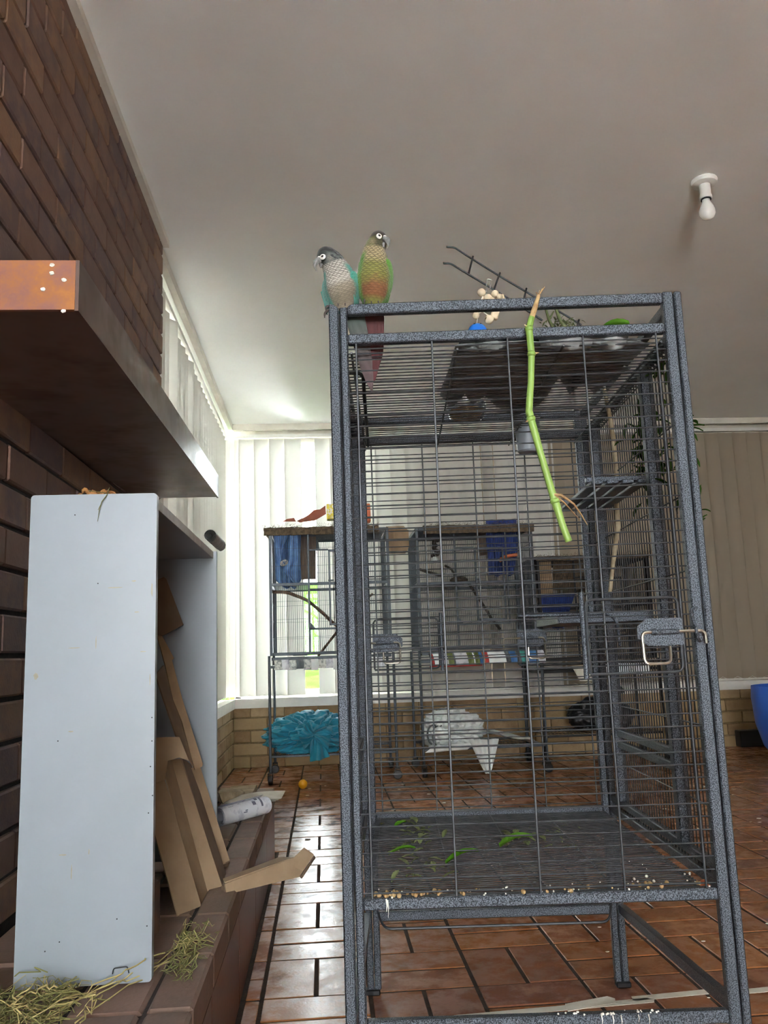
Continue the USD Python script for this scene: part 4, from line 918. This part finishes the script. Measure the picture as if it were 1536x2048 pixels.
# things on and beside the left cage
plank('cardboard_sheet', [(-0.1527, 5.4500, 1.6187), (-0.1002, 5.4500, 1.6440), (-0.0739, 5.4500, 1.6600), (-0.0407, 5.4500, 1.6892), (-0.0014, 5.4500, 1.6917), (0.0351, 5.4500, 1.7175), (0.0372, 5.4500, 1.6609), (-0.0355, 5.4500, 1.6194), (-0.1334, 5.4500, 1.6084)], 'terracotta_card', None, cat='cardboard', label='torn reddish cardboard sheet standing on the roof of the left cage')
plank('cardboard_sheet', [(-0.2413, 5.4000, 1.6095), (-0.2154, 5.4000, 1.6253), (-0.1703, 5.4000, 1.6308), (-0.1578, 5.4000, 1.6076)], 'terracotta_card', None, cat='cardboard', label='small orange cardboard scrap at the left on the roof of the left cage')
pk = np.array((0.0696, 5.4200, 1.6618))
obj('packet', rbox(pk+[-.028, -.03, -.045], pk+[.05, .05, .055], .004), 'yellow_print', None, 'yellow and white printed packet standing on the roof of the left cage', 'packet')
pk = np.array((0.3142, 5.4200, 1.6498))
obj('packet', rbox(pk+[-.05, -.03, -.055], pk+[.012, .05, .065], .004), 'orange_print', None, 'orange printed packet on the right end of the left cage roof', 'packet')
a = np.array((0.4178, 5.2600, 1.3870)); b = np.array((0.5604, 5.2600, 1.5466))
cb = thing('carton', 'tan rounded cardboard carton fixed high between the left and middle cages', 'carton')
P2 = trimesh.creation.extrude_polygon(Polygon([(a[0], a[2]), (b[0]-.012, a[2]+.0), (b[0], a[2]+.03), (b[0], b[2]-.03), (b[0]-.03, b[2]), (a[0], b[2])]), .14)
P2.apply_transform([[1, 0, 0, 0], [0, 0, 1, 5.3], [0, 1, 0, 0], [0, 0, 0, 1]]); P2.invert() if P2.volume < 0 else 0
obj('body', P2, 'cardboard', cb, smooth=False)
obj('lid', rbox((a[0]-.002, 5.296, b[2]-.032), (b[0]+.001, 5.444, b[2]-.026), .001), 'cardboard_dark', cb)

# middle cage contents
obj('navy_hammock', [drape([(1.0690, 5.3200, 1.5770), (1.0619, 5.3200, 1.4465), (1.0678, 5.3200, 1.3167), (1.0707, 5.3300, 1.2145)], [(1.2759, 5.3600, 1.5855), (1.2807, 5.3600, 1.4467), (1.2691, 5.3600, 1.3650), (1.2340, 5.3600, 1.2194)], 2.5, .018, 7), ], 'navy_cloth', None, 'navy blue cloth hammock hanging in the middle cage', 'hammock', smooth=True)
obj('orange_trim', tube(bend([(1.1283, 5.2700, 1.3031), (1.1665, 5.2600, 1.3298), (1.2471, 5.2700, 1.3417)], .03), .012, 8), 'orange_print', None, 'orange fringed strip across the navy hammock', 'trim', smooth=True)
plank('cardboard_sheet', [(1.0287, 5.5000, 1.5663), (1.1165, 5.5000, 1.5643), (1.0991, 5.5000, 1.3696), (1.0383, 5.5000, 1.3644)], 'cardboard_dark', None, cat='cardboard', label='brown cardboard panel hung beside the navy hammock')
ty = thing('hanging_toy', 'dark hanging bird toy with a white ball in the middle cage', 'bird toy')
a = np.array((0.7362, 5.3600, 1.4598))
obj('rope', [ball(a+np.array([nrg.uniform(-.018, .018), nrg.uniform(-.02, .02), -k*.013]), .015, 1) for k in range(9)], 'dark_bark', ty, smooth=40)
obj('ball', ball((0.7245, 5.3400, 1.3278), .022, 3, (1, 1, 1)), 'white_cloth', ty, 'white ball', smooth=True)
obj('perch_branch', branch([(0.6237, 5.3000, 1.2653), (0.6996, 5.3500, 1.2458), (0.7842, 5.4500, 1.2336)], .009), 'dark_bark', None, 'short dark branch perch at the left of the middle cage', 'perch', smooth=60)
obj('perch_branch', branch([(0.7997, 5.4000, 1.2967), (0.8443, 5.4200, 1.2748), (0.8686, 5.4400, 1.2369), (0.8725, 5.4600, 1.1862)], .007), 'dark_bark', None, 'hooked dark branch above the nest in the middle cage', 'perch', smooth=60)
obj('perch_branch', branch([(0.9332, 5.3000, 1.1645), (1.0136, 5.3800, 1.0659), (1.1040, 5.4600, 0.9385), (1.1586, 5.5000, 0.8798)], .009), 'dark_bark', None, 'long dark branch slanting down in the middle cage', 'perch', smooth=60)
nm = rough(xf(trimesh.creation.icosphere(subdivisions=4, radius=1), s=(.06, .05, .022)), .012, 40, 3); nm.apply_translation((0.8900, 5.4200, 1.2018))
obj('nest_pad', nm, 'coir', None, 'brown shredded nest pad on the middle shelf of the middle cage', 'nest', smooth=40)
obj('shelf', rbox((BX+.02, BY+.03, 1.162), (BX+.30, BY+AD-.05, 1.172), .002), 'cage_grey', None, 'grey half shelf inside the middle cage', 'shelf')
obj('shelf', rbox((AX+.02, AY+.03, 1.186), (AX+.24, AY+AD-.05, 1.196), .002), 'cage_grey', None, 'grey half shelf inside the left cage', 'shelf')

# black cage contents
plank('cardboard_sheet', [(1.4320, 5.5000, 1.3409), (1.5334, 5.5200, 1.3541), (1.5331, 5.5200, 1.0997), (1.4231, 5.5000, 1.1014)], 'cardboard', None, cat='cardboard', label='brown carton panel in the left end of the black cage')
obj('dark_cover', drape([(1.5615, 5.5600, 1.3547), (1.5460, 5.5600, 1.1290)], [(1.8933, 5.5800, 1.3588), (1.8758, 5.5800, 1.1347)], 3, .012, 21), 'coir', None, 'dark brown cover hung inside the black cage', 'cloth', smooth=True)
obj('dark_blue_cloth', drape([(1.4500, 5.5400, 1.0968), (1.4626, 5.5400, 0.9803), (1.5228, 5.5400, 0.8696)], [(1.7067, 5.6000, 1.1004), (1.6564, 5.6000, 0.9774), (1.6076, 5.6000, 0.8687)], 2, .012, 22), 'navy_cloth', None, 'dark blue cloth slumped on the perch in the black cage', 'cloth', smooth=True)
plank('paper_sheet', [(1.6039, 5.4500, 0.6261), (1.7533, 5.4500, 0.6274), (1.7422, 5.4400, 0.5259), (1.6500, 5.4400, 0.5292)], 'paper_plain', None, cat='paper', label='white paper corner hanging below the tray of the black cage')
fringe('tray_paper', 'pale paper lining showing under the tray of the black cage', np.linspace(1.80, 2.12, 8), CY2-.012, .632, .56, ['paper_print', 'newsprint', 'white_cloth', 'paper_print', 'newsprint', 'paper_print', 'white_cloth'], 8)
bt_ = thing('dark_bag', 'dark bag slumped on the rack below the black cage', 'bag')
bg = xf(trimesh.creation.icosphere(subdivisions=5, radius=1), s=(.21, .14, .115)); bg = rough(rough(bg, .16, 7, 8), .05, 22, 3); v = np.array(bg.vertices); v[:, 2] = np.maximum(v[:, 2], -.095); bg.vertices = v; bg.apply_translation((1.84, 5.72, .288))
obj('body', bg, 'black_plastic', bt_, smooth=True)
obj('tied_neck', rough(tube([(1.90, 5.70, .36), (1.93, 5.70, .41), (1.95, 5.69, .43), (1.99, 5.69, .47)], [.06, .03, .022, .055], 16), .03, 30, 4), 'black_plastic', bt_, smooth=True)
# right edge of the room
obj('vent_box', rbox((2.95, 5.98, .004), (3.16, 6.065, .118), .006), 'black_plastic', None, 'black box standing against the tan brick wall at the right', 'box')
bt = thing('blue_tub', 'bright blue plastic tub at the right edge of the room', 'tub', (2.93, 5.0, 0))
obj('body', lathe([(0, .012), (.19, .012), (.24, .05), (.29, .12), (.325, .25), (.335, .40), (.328, .475), (.32, .475), (.325, .39), (.31, .24), (.2, .03), (0, .022)], 48), 'blue_plastic', bt)
obj('foot', lathe([(.0, .0), (.26, 0), (.27, .012), (.25, .03), (0, .03)], 40), 'blue_plastic', bt)
obj('ball', ball((-.132, 5.023, .0262), .0262, 3), 'yellow_plastic', None, 'small yellow plastic ball on the floor by the left cage', 'ball', smooth=True)

# ============================================================ ON AND IN THE BIG CAGE
def C3(p): return cage_pt(*p)
mat('green_stalk', RGB('93b25a'), RGB('7c9e48'), 12, .45, stretch=(3, 3, .6))
mat('leaf_green', RGB('5c8a2c'), RGB('43701f'), 30, .5)
mat('leaf_dull', RGB('6f7a4c'), RGB('565e3a'), 30, .7)
mat('dry_husk', RGB('c2a878'), RGB('8f6c45'), 40, .8)
mat('pale_wood', RGB('d8c7aa'), RGB('c8b594'), 30, .6)
mat('pale_stick', RGB('b5a78a'), RGB('8f7f63'), 40, .75)
mat('blue_toy', RGB('1f78d8'), RGB('1a6cc8'), 5, .3)
mat('zinc_wire', RGB('a8a8a4'), RGB('90908c'), 40, .3, metal=.8)
sheet_mat('crumpled_paper', RGB('a9acaa'), .16, RGB('7c8682'), 14)
sheet_mat('leaf_sheet', RGB('4d8a22'), .4, RGB('6fa63a'), 12)
sheet_mat('leaf_dark', RGB('3a5a22'), .25, RGB('2c421c'), 12)

# bamboo-like green stalk hanging over the front bars
sp = [C3((0.3510, -0.0040, 1.3243)), C3((0.3426, -0.0160, 1.3018)), C3((0.3335, -0.0170, 1.2774)), C3((0.3292, -0.0170, 1.2620)), C3((0.3308, -0.0160, 1.2194)), C3((0.3276, -0.0140, 1.1760)), C3((0.3214, -0.0120, 1.1246)), C3((0.3238, -0.0120, 1.1111)), C3((0.3363, -0.0110, 1.0512)), C3((0.3500, -0.0100, 0.9905)), C3((0.3538, -0.0100, 0.9757)), C3((0.3630, -0.0100, 0.9368)), C3((0.3714, -0.0100, 0.9101))]
gs = thing('green_stalk', 'long knobbly green stalk hanging down the front of the big cage', 'plant stalk')
fine, rad = [], []
R0 = [.0034, .0044, .0052, .0060, .0058, .0054, .0060, .0064, .0056, .0060, .0066, .0056, .0058]
for i in range(len(sp)-1):
    for k in range(5):
        t = k/5; fine.append(np.array(sp[i])*(1-t)+np.array(sp[i+1])*t); rad.append((R0[i]*(1-t)+R0[i+1]*t))
fine.append(np.array(sp[-1])); rad.append(R0[-1])
obj('stalk', tube(fine[9:], rad[9:], 12), 'green_stalk', gs, smooth=True)
obj('dry_tip', [tube(fine[:10], np.array(rad[:10])*.96, 10)] + [tube([fine[0], fine[0]+np.array([d, -.002, .006+.003*k])], .0009, 4) for k, d in enumerate((-.004, .002, .007, .011))], 'dry_husk', gs, 'dry frayed tan tip', smooth=True)
for i in (3, 4, 7, 10):
    c = np.array(sp[i]); d = np.array(sp[i+1])-np.array(sp[i-1]); d /= np.linalg.norm(d)
    obj('node', tube([c-d*.004, c-d*.0015, c+d*.0015, c+d*.004], [R0[i]*1.0, R0[i]*1.2, R0[i]*1.2, R0[i]*1.0], 12), 'green_stalk', gs, smooth=True)
for i, o in ((3, (-.008, -.004, .006)), (4, (.012, -.004, .001)), (7, (.006, -.004, .004)), (7, (-.010, -.003, -.006))):
    c = np.array(sp[i]); obj('dry_sheath', tube([c, c+np.array(o)*.6, c+np.array(o)], [.002, .0018, .0006], 6), 'dry_husk', gs, smooth=True)
obj('side_twig', [tube([C3((0.3521, -0.0140, 0.9848)), C3((0.3632, -0.0140, 0.9844)), C3((0.3831, -0.0120, 0.9695)), C3((0.3942, -0.0100, 0.9517)), C3((0.4029, -0.0080, 0.9357))], [.003, .0026, .0016, .0012, .0006], 7), tube([C3((0.3536, -0.0140, 0.9831)), C3((0.3673, -0.0130, 0.9723)), C3((0.3910, -0.0110, 0.9436))], [.0022, .0014, .0005], 6)], 'dry_husk', gs, 'thin dry brown side twig', smooth=True)

# wire ladder lying tilted on the roof
V1, V2 = .40, .345
ld_ = thing('wire_ladder', 'dark wire ladder tilted up from the roof of the big cage', 'ladder')
r1 = [(0.2360, 0.4000, 1.6226), (0.2535, 0.4000, 1.6207), (0.2757, 0.4000, 1.6033), (0.3495, 0.4000, 1.5490), (0.4538, 0.4000, 1.4767), (0.5187, 0.4000, 1.4307)]
r2 = [(0.2233, 0.3450, 1.5575), (0.2381, 0.3450, 1.5569), (0.2617, 0.3450, 1.5401), (0.3340, 0.3450, 1.4889), (0.3794, 0.3450, 1.4559), (0.4245, 0.3450, 1.4220)]
obj('rail', tube([C3(p) for p in bend(r1, .006)], .0021, 8), 'dark_steel', ld_, smooth=True)
obj('rail', tube([C3(p) for p in bend(r2, .006)], .0021, 8), 'dark_steel', ld_, smooth=True)
for a, b in (((0.2928, 0.3980, 1.5970), (0.2750, 0.3450, 1.5306)), ((0.3496, 0.3980, 1.5562), (0.3270, 0.3450, 1.4948)), ((0.4051, 0.3980, 1.5180), (0.3835, 0.3450, 1.4546)), ((0.5137, 0.3980, 1.4415), (0.4874, 0.3450, 1.3811))):
    obj('rung', tube([C3(a), C3(b)], .0021, 8), 'dark_steel', ld_, smooth=True)

# wooden bead toy hung on the ladder
ty = thing('bead_toy', 'pale wooden bead toy with a blue cup hung from the wire ladder', 'bird toy')
v0 = .335
def bead(px, r): obj('bead', rough(ball(C3(px), r, 3), .0008, 80, px[0]*9), 'pale_wood', ty, smooth=True)
obj('hook', tube([C3(p) for p in bend([(0.3074, 0.3350, 1.4844), (0.3122, 0.3350, 1.5143), (0.3225, 0.3350, 1.5116), (0.3161, 0.3350, 1.4896)], .003)], .0011, 7), 'zinc_wire', ty, 'shiny wire hanging hook', smooth=True)
obj('swivel', [ball(C3((0.3086, 0.3350, 1.4865)), .0035, 2), tube([C3((0.3086, 0.3350, 1.4865)), C3((0.3019, 0.3350, 1.4790))], .0015, 6)], 'zinc_wire', ty, smooth=True)
for px, r in (((0.2990, 0.3350, 1.4847), .0088), ((0.2849, 0.3350, 1.4343), .0075), ((0.3113, 0.3300, 1.4698), .0085), ((0.3271, 0.3350, 1.4803), .008), ((0.3361, 0.3350, 1.4732), .007), ((0.3191, 0.3280, 1.4631), .007)): bead(px, r)
def block(px, s, rot): obj('wood_block', xf(rbox((-s[0], -s[1], -s[2]), s, .002), rot, C3(px)), 'pale_wood', ty)
block((0.3243, 0.3330, 1.4353), (.008, .006, .012), (0, 20, 0)); block((0.3385, 0.3450, 1.4753), (.009, .006, .006), (0, -15, 0)); block((0.3089, 0.3450, 1.4720), (.010, .006, .006), (0, 15, 0)); block((0.3211, 0.3400, 1.4560), (.012, .006, .005), (0, 10, 10))
t0 = np.array(C3((0.3108, 0.3300, 1.4225)))
obj('bead', xf(lathe([(.002, -.008), (.0085, -.006), (.0095, 0), (.0085, .006), (.002, .008)], 20), (0, 100, 25), t0), 'pale_wood', ty, smooth=True)
obj('cord', [tube([C3((0.3019, 0.3350, 1.4790)), C3((0.2921, 0.3350, 1.4517)), C3((0.2849, 0.3350, 1.4134)), C3((0.2816, 0.3350, 1.3699))], .0011, 6), tube([C3((0.2882, 0.3350, 1.4375)), C3((0.2999, 0.3350, 1.4415)), C3((0.3135, 0.3320, 1.4287))], .0012, 6)], 'paper_plain', ty, smooth=True)
b0 = np.array(C3((0.2861, 0.3350, 1.3981)))
cup = lathe([(.004, .0165), (.010, .0155), (.016, .011), (.0195, .004), (.0205, -.004), (.0195, -.004), (.0185, .003), (.015, .0095), (.009, .0138), (.004, .0148)], 32, at=b0)
obj('blue_cup', cup, 'blue_toy', ty, 'bright blue domed cup with small holes')
obj('cup_hole', [ball(b0+np.array([.013*math.cos(a), .013*math.sin(a)-.0, .0125]), .0022, 1, (1, 1, 1)) for a in (-2.2, -1.2)], 'black_plastic', ty, smooth=True)
obj('bead', ball(C3((0.2847, 0.3350, 1.3698)), .0075, 3), 'pale_wood', ty, smooth=True)

# crumpled paper and leaf litter on the roof mesh
ZM = 1.2475
out = [(0.2114, 0.0166, 1.2500), (0.2928, 0.0110, 1.2500), (0.4369, 0.0209, 1.2500), (0.5450, 0.0458, 1.2500), (0.5304, 0.1672, 1.2500), (0.5498, 0.1805, 1.2500), (0.5221, 0.2450, 1.2500), (0.5181, 0.3314, 1.2500), (0.4744, 0.2487, 1.2500), (0.4644, 0.3182, 1.2500), (0.4229, 0.2185, 1.2500), (0.4156, 0.3891, 1.2500), (0.4023, 0.4245, 1.2500), (0.3762, 0.4838, 1.2500), (0.3205, 0.3881, 1.2500), (0.2919, 0.3177, 1.2500), (0.2708, 0.3638, 1.2500), (0.2493, 0.2924, 1.2500), (0.2300, 0.3768, 1.2500), (0.1993, 0.2931, 1.2500), (0.2074, 0.1373, 1.2500)]
pol = Polygon([(p[0], p[1]) for p in out]).buffer(0)
pp = trimesh.creation.extrude_polygon(pol, .0012); pp = pp.subdivide_to_size(.018)
v = np.array(pp.vertices); lift = np.array(meshkit.fbm(np.c_[v[:, :2]*16, np.zeros(len(v))])).reshape(-1); lift = (lift-lift.min())/(lift.max()-lift.min())
ed = np.array([pol.exterior.distance(__import__('shapely').Point(a, b)) for a, b in v[:, :2]])
v[:, 2] += ZM+.001+.034*lift*np.clip(ed/.03+.25, 0, 1)
pp.vertices = np.array([C3(p) for p in v])
obj('paper_sheet', pp, 'crumpled_paper', None, 'crumpled pale paper sheet with ragged edges lying on the roof mesh of the big cage', 'paper', smooth=False)
def leaf(c, L, w, A, tilt, curl=.15, n=6, roll=0):
    def f(s, t):
        x = L*t; yy = (s-.5)*w*math.sin(math.pi*min(1, .06+t*.94))**.8
        z = L*curl*math.sin(t*2.6)+abs(s-.5)*w*.35
        return (x, yy, z)
    g = grid(f, 4, n); return xf(g, (roll, tilt, A), c)
lit = []
for i in range(60):
    p = (nrg.uniform(.22, .53), nrg.uniform(.05, .50))
    if not pol.buffer(-.02).contains(__import__('shapely').Point(p)): continue
    lit.append(leaf(C3((p[0], p[1], ZM+.02+abs(nrg.normal(0, .012)))), nrg.uniform(.025, .06), nrg.uniform(.012, .028), nrg.uniform(0, 360), nrg.uniform(-30, 15)))
obj('leaf_litter', lit, 'leaf_dark', None, 'wilted dark leaves heaped over the paper on the cage roof', 'leaves', kind='stuff', smooth=True)
wad = []
for i, (px, r) in enumerate((((0.2734, 0.0174, 1.2620), .020), ((0.4128, 0.0221, 1.2620), .024), ((0.4732, 0.0281, 1.2620), .022), ((0.3811, 0.0326, 1.2620), .018), ((0.2420, 0.0420, 1.2620), .016))):
    wad.append(rough(ball(C3(px), r, 3, (1.5, 1, .8)), .022, 40, i) if 0 else rough(xf(trimesh.creation.icosphere(subdivisions=3, radius=r), s=(1.5, 1, .8), t=C3((px[0], max(.035, px[1]), ZM+.012))), .020, 60, i))
for k, w in enumerate(wad): obj('paper_wad', w, 'crumpled_paper', None, ['scrunched white paper wad at the left end of the roof litter', 'scrunched white paper wad in the middle of the roof litter', 'scrunched white paper wad beside the bright green leaf on the roof', 'scrunched white paper wad behind the green stalk on the roof', 'small paper wad under the blue toy cup on the roof'][k], 'paper', smooth=40)
obj('green_leaf', [leaf(C3((0.4625, 0.0361, 1.2620)), .05, .035, 10, -12), leaf(C3((0.4516, 0.0259, 1.2620)), .055, .035, -20, -10)], 'leaf_sheet', None, 'bright green leaf lying among the paper on the cage roof', 'leaf', smooth=True)
tw = [tube([C3((0.4124, 0.2500, 1.4137)), C3((0.4204, 0.2600, 1.3882)), C3((0.4351, 0.2800, 1.3726))], [.0022, .003, .0035], 7), tube([C3((0.4380, 0.2700, 1.4149)), C3((0.4445, 0.2700, 1.3914)), C3((0.4579, 0.2700, 1.3698))], [.003, .004, .004], 7), tube([C3((0.4204, 0.2600, 1.3882)), C3((0.4305, 0.2550, 1.4046))], [.002, .0012], 6)]
obj('twig_cluster', tw, 'leaf_dull', None, 'grey-green twigs sticking up through the roof litter beside the stalk', 'twigs', smooth=True)
spr = []
for i in range(90):
    c = np.array((0.4483, 0.3000, 1.3929))+np.array([nrg.normal(0, .018), nrg.normal(0, .015), nrg.normal(-.004, .006)])
    spr.append(leaf(C3(c), nrg.uniform(.006, .014), .004, nrg.uniform(0, 360), nrg.uniform(-60, 30)))
obj('leaf_sprig', spr, 'leaf_dull', None, 'fine dull green foliage under the lower end of the ladder', 'leaves', kind='stuff', smooth=True)

# glass bowl and white cup
bw = thing('glass_bowl', 'clear glass bowl with seed standing on the rear of the cage roof', 'bowl', cage_pt(*(0.2688, 0.4770, 1.2475)))
M['clear_glass'] = usdkit.material(stage, LK+'clear_glass', {'p': ('principled_bsdf', {'transmission_weight': 1, 'roughness': .03, 'ior': 1.45, 'base_color': (.92, .95, .94)})}, [], surface='p.BSDF')
obj('glass', lathe([(0, .0), (.030, .0), (.038, .008), (.044, .03), (.046, .05), (.0435, .05), (.0415, .03), (.035, .011), (.028, .0045), (0, .0045)], 40), 'clear_glass', bw, smooth=True)
obj('seed', rough(lathe([(0, .006), (.027, .006), (.034, .012), (.0385, .022), (.03, .026), (0, .027)], 30), .004, 150), 'dry_husk', bw, smooth=40)
cp = thing('white_cup', 'white plastic cup hanging inside the rear of the big cage', 'cup', cage_pt(.415, .56, 1.19))
obj('cup', lathe([(0, 0), (.022, 0), (.025, .004), (.030, .08), (.0315, .082), (.029, .082), (.0235, .006), (0, .005)], 32), 'white_board', cp)
obj('hanger', tube(bend([(0, .03, .075), (0, .036, .085), (0, .05, .085)], .004), .0015, 6), 'zinc_wire', cp)

# pale branch and slatted platform inside the right side
obj('perch_stick', [rough(tube([C3((0.5563, 0.4000, 1.2889)), C3((0.5706, 0.4200, 1.2169)), C3((0.5805, 0.4400, 1.1279)), C3((0.5772, 0.4500, 1.0534)), C3((0.5756, 0.4500, 0.9939)), C3((0.5652, 0.4600, 0.9364)), C3((0.5503, 0.4600, 0.8561))], [.004, .0048, .005, .0052, .0056, .005, .0042], 9), .0012, 150, 4), tube([C3((0.5791, 0.4380, 1.1440)), C3((0.5936, 0.4300, 1.1635))], [.002, .001], 6), tube([C3((0.5794, 0.4500, 1.0807)), C3((0.5666, 0.4400, 1.1010))], [.002, .001], 6), tube([C3((0.5761, 0.4500, 0.9992)), C3((0.5881, 0.4450, 1.0067))], [.002, .001], 6)], 'pale_stick', None, 'pale upright branch inside the right side of the big cage', 'perch', smooth=60)
pf = thing('slatted_platform', 'grey slatted perch platform fixed to the right side of the big cage', 'platform', cage_pt(0, 0, 0), -math.degrees(CYAW))
for k in range(4):
    obj('slat', rbox((.470+k*.029, .22, 1.045), (.492+k*.029, .50, 1.053), .0015), 'hammered_steel', pf)
obj('bearer', rbox((.466, .24, 1.053), (.58, .256, 1.063), .001), 'hammered_steel', pf); obj('bearer', rbox((.466, .46, 1.053), (.58, .476, 1.063), .001), 'hammered_steel', pf)
p2 = thing('feeder_shelf', 'grey feeder shelf behind the latch inside the big cage', 'shelf', cage_pt(0, 0, 0), -math.degrees(CYAW))
obj('plate', rbox((.40, .26, .790), (.575, .50, .795), .001), 'hammered_steel', p2)
obj('lip', [rbox((.40, .258, .790), (.575, .262, .808), .0008), rbox((.398, .26, .790), (.402, .50, .808), .0008)], 'hammered_steel', p2)
obj('holder_ring', tube(bend([C3((.30, .10, .80)), C3((.45, .10, .80)), C3((.465, .10, .79)), C3((.468, .10, .745))], .01), .003, 8), 'hammered_steel', None, 'grey bowl holder rod inside the front feeder door', 'rod', smooth=True)

# leaf spray on the right side
lv = []
def spray(c, s, n, L):
    for i in range(n):
        p = np.array(c)+nrg.normal(0, 1, 3)*np.array(s)
        lv.append(leaf(C3(p), nrg.uniform(.5, 1)*L, L*.3, nrg.uniform(0, 360), nrg.uniform(-80, 80), n=4))
spray((.604, .30, 1.10), (.004, .07, .035), 60, .04)
spray((.603, .30, 1.175), (.004, .05, .02), 26, .035)
spray((.604, .09, 1.05), (.003, .016, .06), 26, .035)
spray((.60, .12, 1.24), (.006, .04, .008), 14, .04)
spray((.606, .05, .95), (.003, .012, .03), 8, .03)
obj('leaf_spray', lv, 'leaf_dark', None, 'green leafy spray pushed through the right side wires of the big cage', 'leaves', kind='stuff', smooth=True)
# scraps on the cage floor
sc = [('green leaf lying near the middle of the cage floor grate', (0.1666, 0.2136, 0.3820), .065, .024, 15), ('green leaf at the back left of the cage floor grate', (0.0781, 0.5385, 0.3820), .03, .02, 30), ('ragged green leaf at the left of the cage floor grate', (0.0670, 0.2935, 0.3820), .05, .02, -10), ('torn green leaf curled at the right of the cage floor grate', (0.2725, 0.3105, 0.3850), .065, .035, 5)]
for lb_, p, L, w, A in sc: obj('leaf', leaf(C3(p), L, w, A, -8), 'leaf_sheet', None, lb_, 'leaf', smooth=True)
obj('leaf_scraps', [leaf(C3((nrg.normal(.12, .025), nrg.uniform(.1, .62), .381)), nrg.uniform(.01, .035), .010, nrg.uniform(0, 360), nrg.uniform(-30, 5)) for i in range(46)] + [leaf(C3((nrg.normal(.40, .02), nrg.uniform(.3, .5), .381)), nrg.uniform(.006, .015), .004, nrg.uniform(0, 360), -8) for i in range(30)] + [leaf(C3((nrg.normal(.315, .02), nrg.normal(.36, .03), .384)), nrg.uniform(.012, .03), .014, nrg.uniform(0, 360), -15) for i in range(16)], 'leaf_dull', None, 'small wilted leaf scraps scattered over the cage floor grate', 'leaves', kind='stuff', smooth=True)
def bits(n, fn, r0, r1):
    return [rough(ball(fn(), nrg.uniform(r0, r1), 1, (1, 1, 1)), .002, 200, i) for i in range(n)]
obj('food_scraps', bits(40, lambda: C3((abs(nrg.normal(0, .09))+.045, nrg.uniform(.004, .03), .3885)), .0015, .004) + bits(16, lambda: C3((nrg.uniform(.3, .55), nrg.uniform(.0, .03), .3885)), .0015, .004), 'dry_husk', None, 'chewed food scraps along the front floor rail of the big cage', 'food scraps', kind='stuff', smooth=40)
obj('droppings', bits(50, lambda: C3((nrg.uniform(.04, .55), nrg.uniform(.0, .05), .387)), .0007, .0018) + bits(9, lambda: C3((nrg.uniform(.45, .56), nrg.uniform(.05, .2), .380)), .0008, .0026) + bits(26, lambda: C3((nrg.uniform(.30, .46), nrg.uniform(-.0, .012), .2185)), .0007, .0024), 'dropping', None, 'white droppings on the lower rails of the big cage', 'droppings', kind='stuff', smooth=40)
obj('carrot_bit', ball(C3((0.5456, 0.0240, 0.3860)), .0065, 2, (1, 1, 1)), 'orange_print', None, 'orange food lump at the front right corner of the cage floor', 'food', smooth=True)
def strk(u, v, z, L, w): return tube([C3((u, v, z)), C3((u+.001, v-.0008, z-L*.5)), C3((u, v-.0006, z-L))], [w, w*.7, w*.3], 5)
obj('dropping_streak', [strk(.065, -.0005, .386, .018, .0016), strk(.067, -.0005, .384, .024, .001), strk(.372, -.0005, .217, .012, .0011), strk(.388, -.0005, .217, .013, .0013), strk(.40, -.0005, .217, .016, .0011), strk(.425, -.0005, .217, .010, .001), strk(.44, -.0005, .217, .015, .001)], 'dropping', None, 'pale dropping streaks down the front rails of the big cage', 'droppings', kind='stuff', smooth=True)
# floor litter
obj('floor_litter', [rough(ball((nrg.uniform(-.15, 2.2), nrg.uniform(3.2, 5.2), .002), nrg.uniform(.003, .008), 1, (1.6, 1, .4)), .003, 90, i) for i in range(70)] + [rough(ball((nrg.uniform(.6, 2.0), nrg.uniform(1.8, 3.2), .001), nrg.uniform(.002, .004), 1, (1.6, 1, .4)), .002, 90, i) for i in range(24)], 'paper_plain', None, 'pale husks and crumbs scattered on the tiled floor', 'crumbs', kind='stuff', smooth=40)
for k, (a, b, lb_) in enumerate((((.25, 1.868), (.68, 1.890), 'long strip of off-white tape on the tiles under the big cage'), ((.64, 1.902), (.835, 1.915), 'short off-white tape strip on the tiles beside the right cage post'), ((.87, 1.900), (1.25, 1.925), 'off-white tape strip on the tiles at the right picture edge'), ((.49, 1.880), (.60, 1.905), 'torn wide piece of off-white tape on the tiles under the cage'))):
    h_ = .012 if k != 3 else .018
    m = trimesh.creation.extrude_polygon(Polygon([(a[0], a[1]-h_), (b[0], b[1]-h_), (b[0]+.006, b[1]+h_*.2), (b[0]-.006, b[1]+h_), (a[0]+.004, a[1]+h_)]), .0008 if k != 3 else .0012); m.apply_translation((0, 0, .0014))
    obj('tape_strip', m, 'paper_plain', None, lb_, 'tape', smooth=False)

# ceiling lamp
lp = thing('ceiling_lamp', 'bare bulb in a white batten holder on the ceiling', 'ceiling lamp', (1.457, 2.80, CEIL))
obj('rose', lathe([(0, 0), (.046, 0), (.048, -.006), (.044, -.016), (.024, -.021), (0, -.021)], 36), 'white_trim', lp)
obj('holder', lathe([(0, -.02), (.021, -.02), (.0205, -.06), (.0225, -.064), (.0225, -.074), (.020, -.076), (0, -.076)], 32), 'white_trim', lp)
obj('collar', lathe([(0, -.075), (.019, -.075), (.019, -.080), (0, -.080)], 28), 'black_plastic', lp)
obj('bulb', lathe([(0, -.079), (.014, -.079), (.015, -.090), (.0235, -.106), (.0295, -.124), (.0285, -.138), (.021, -.151), (.010, -.157), (0, -.158)], 36), 'bulb_glass', lp, smooth=True)
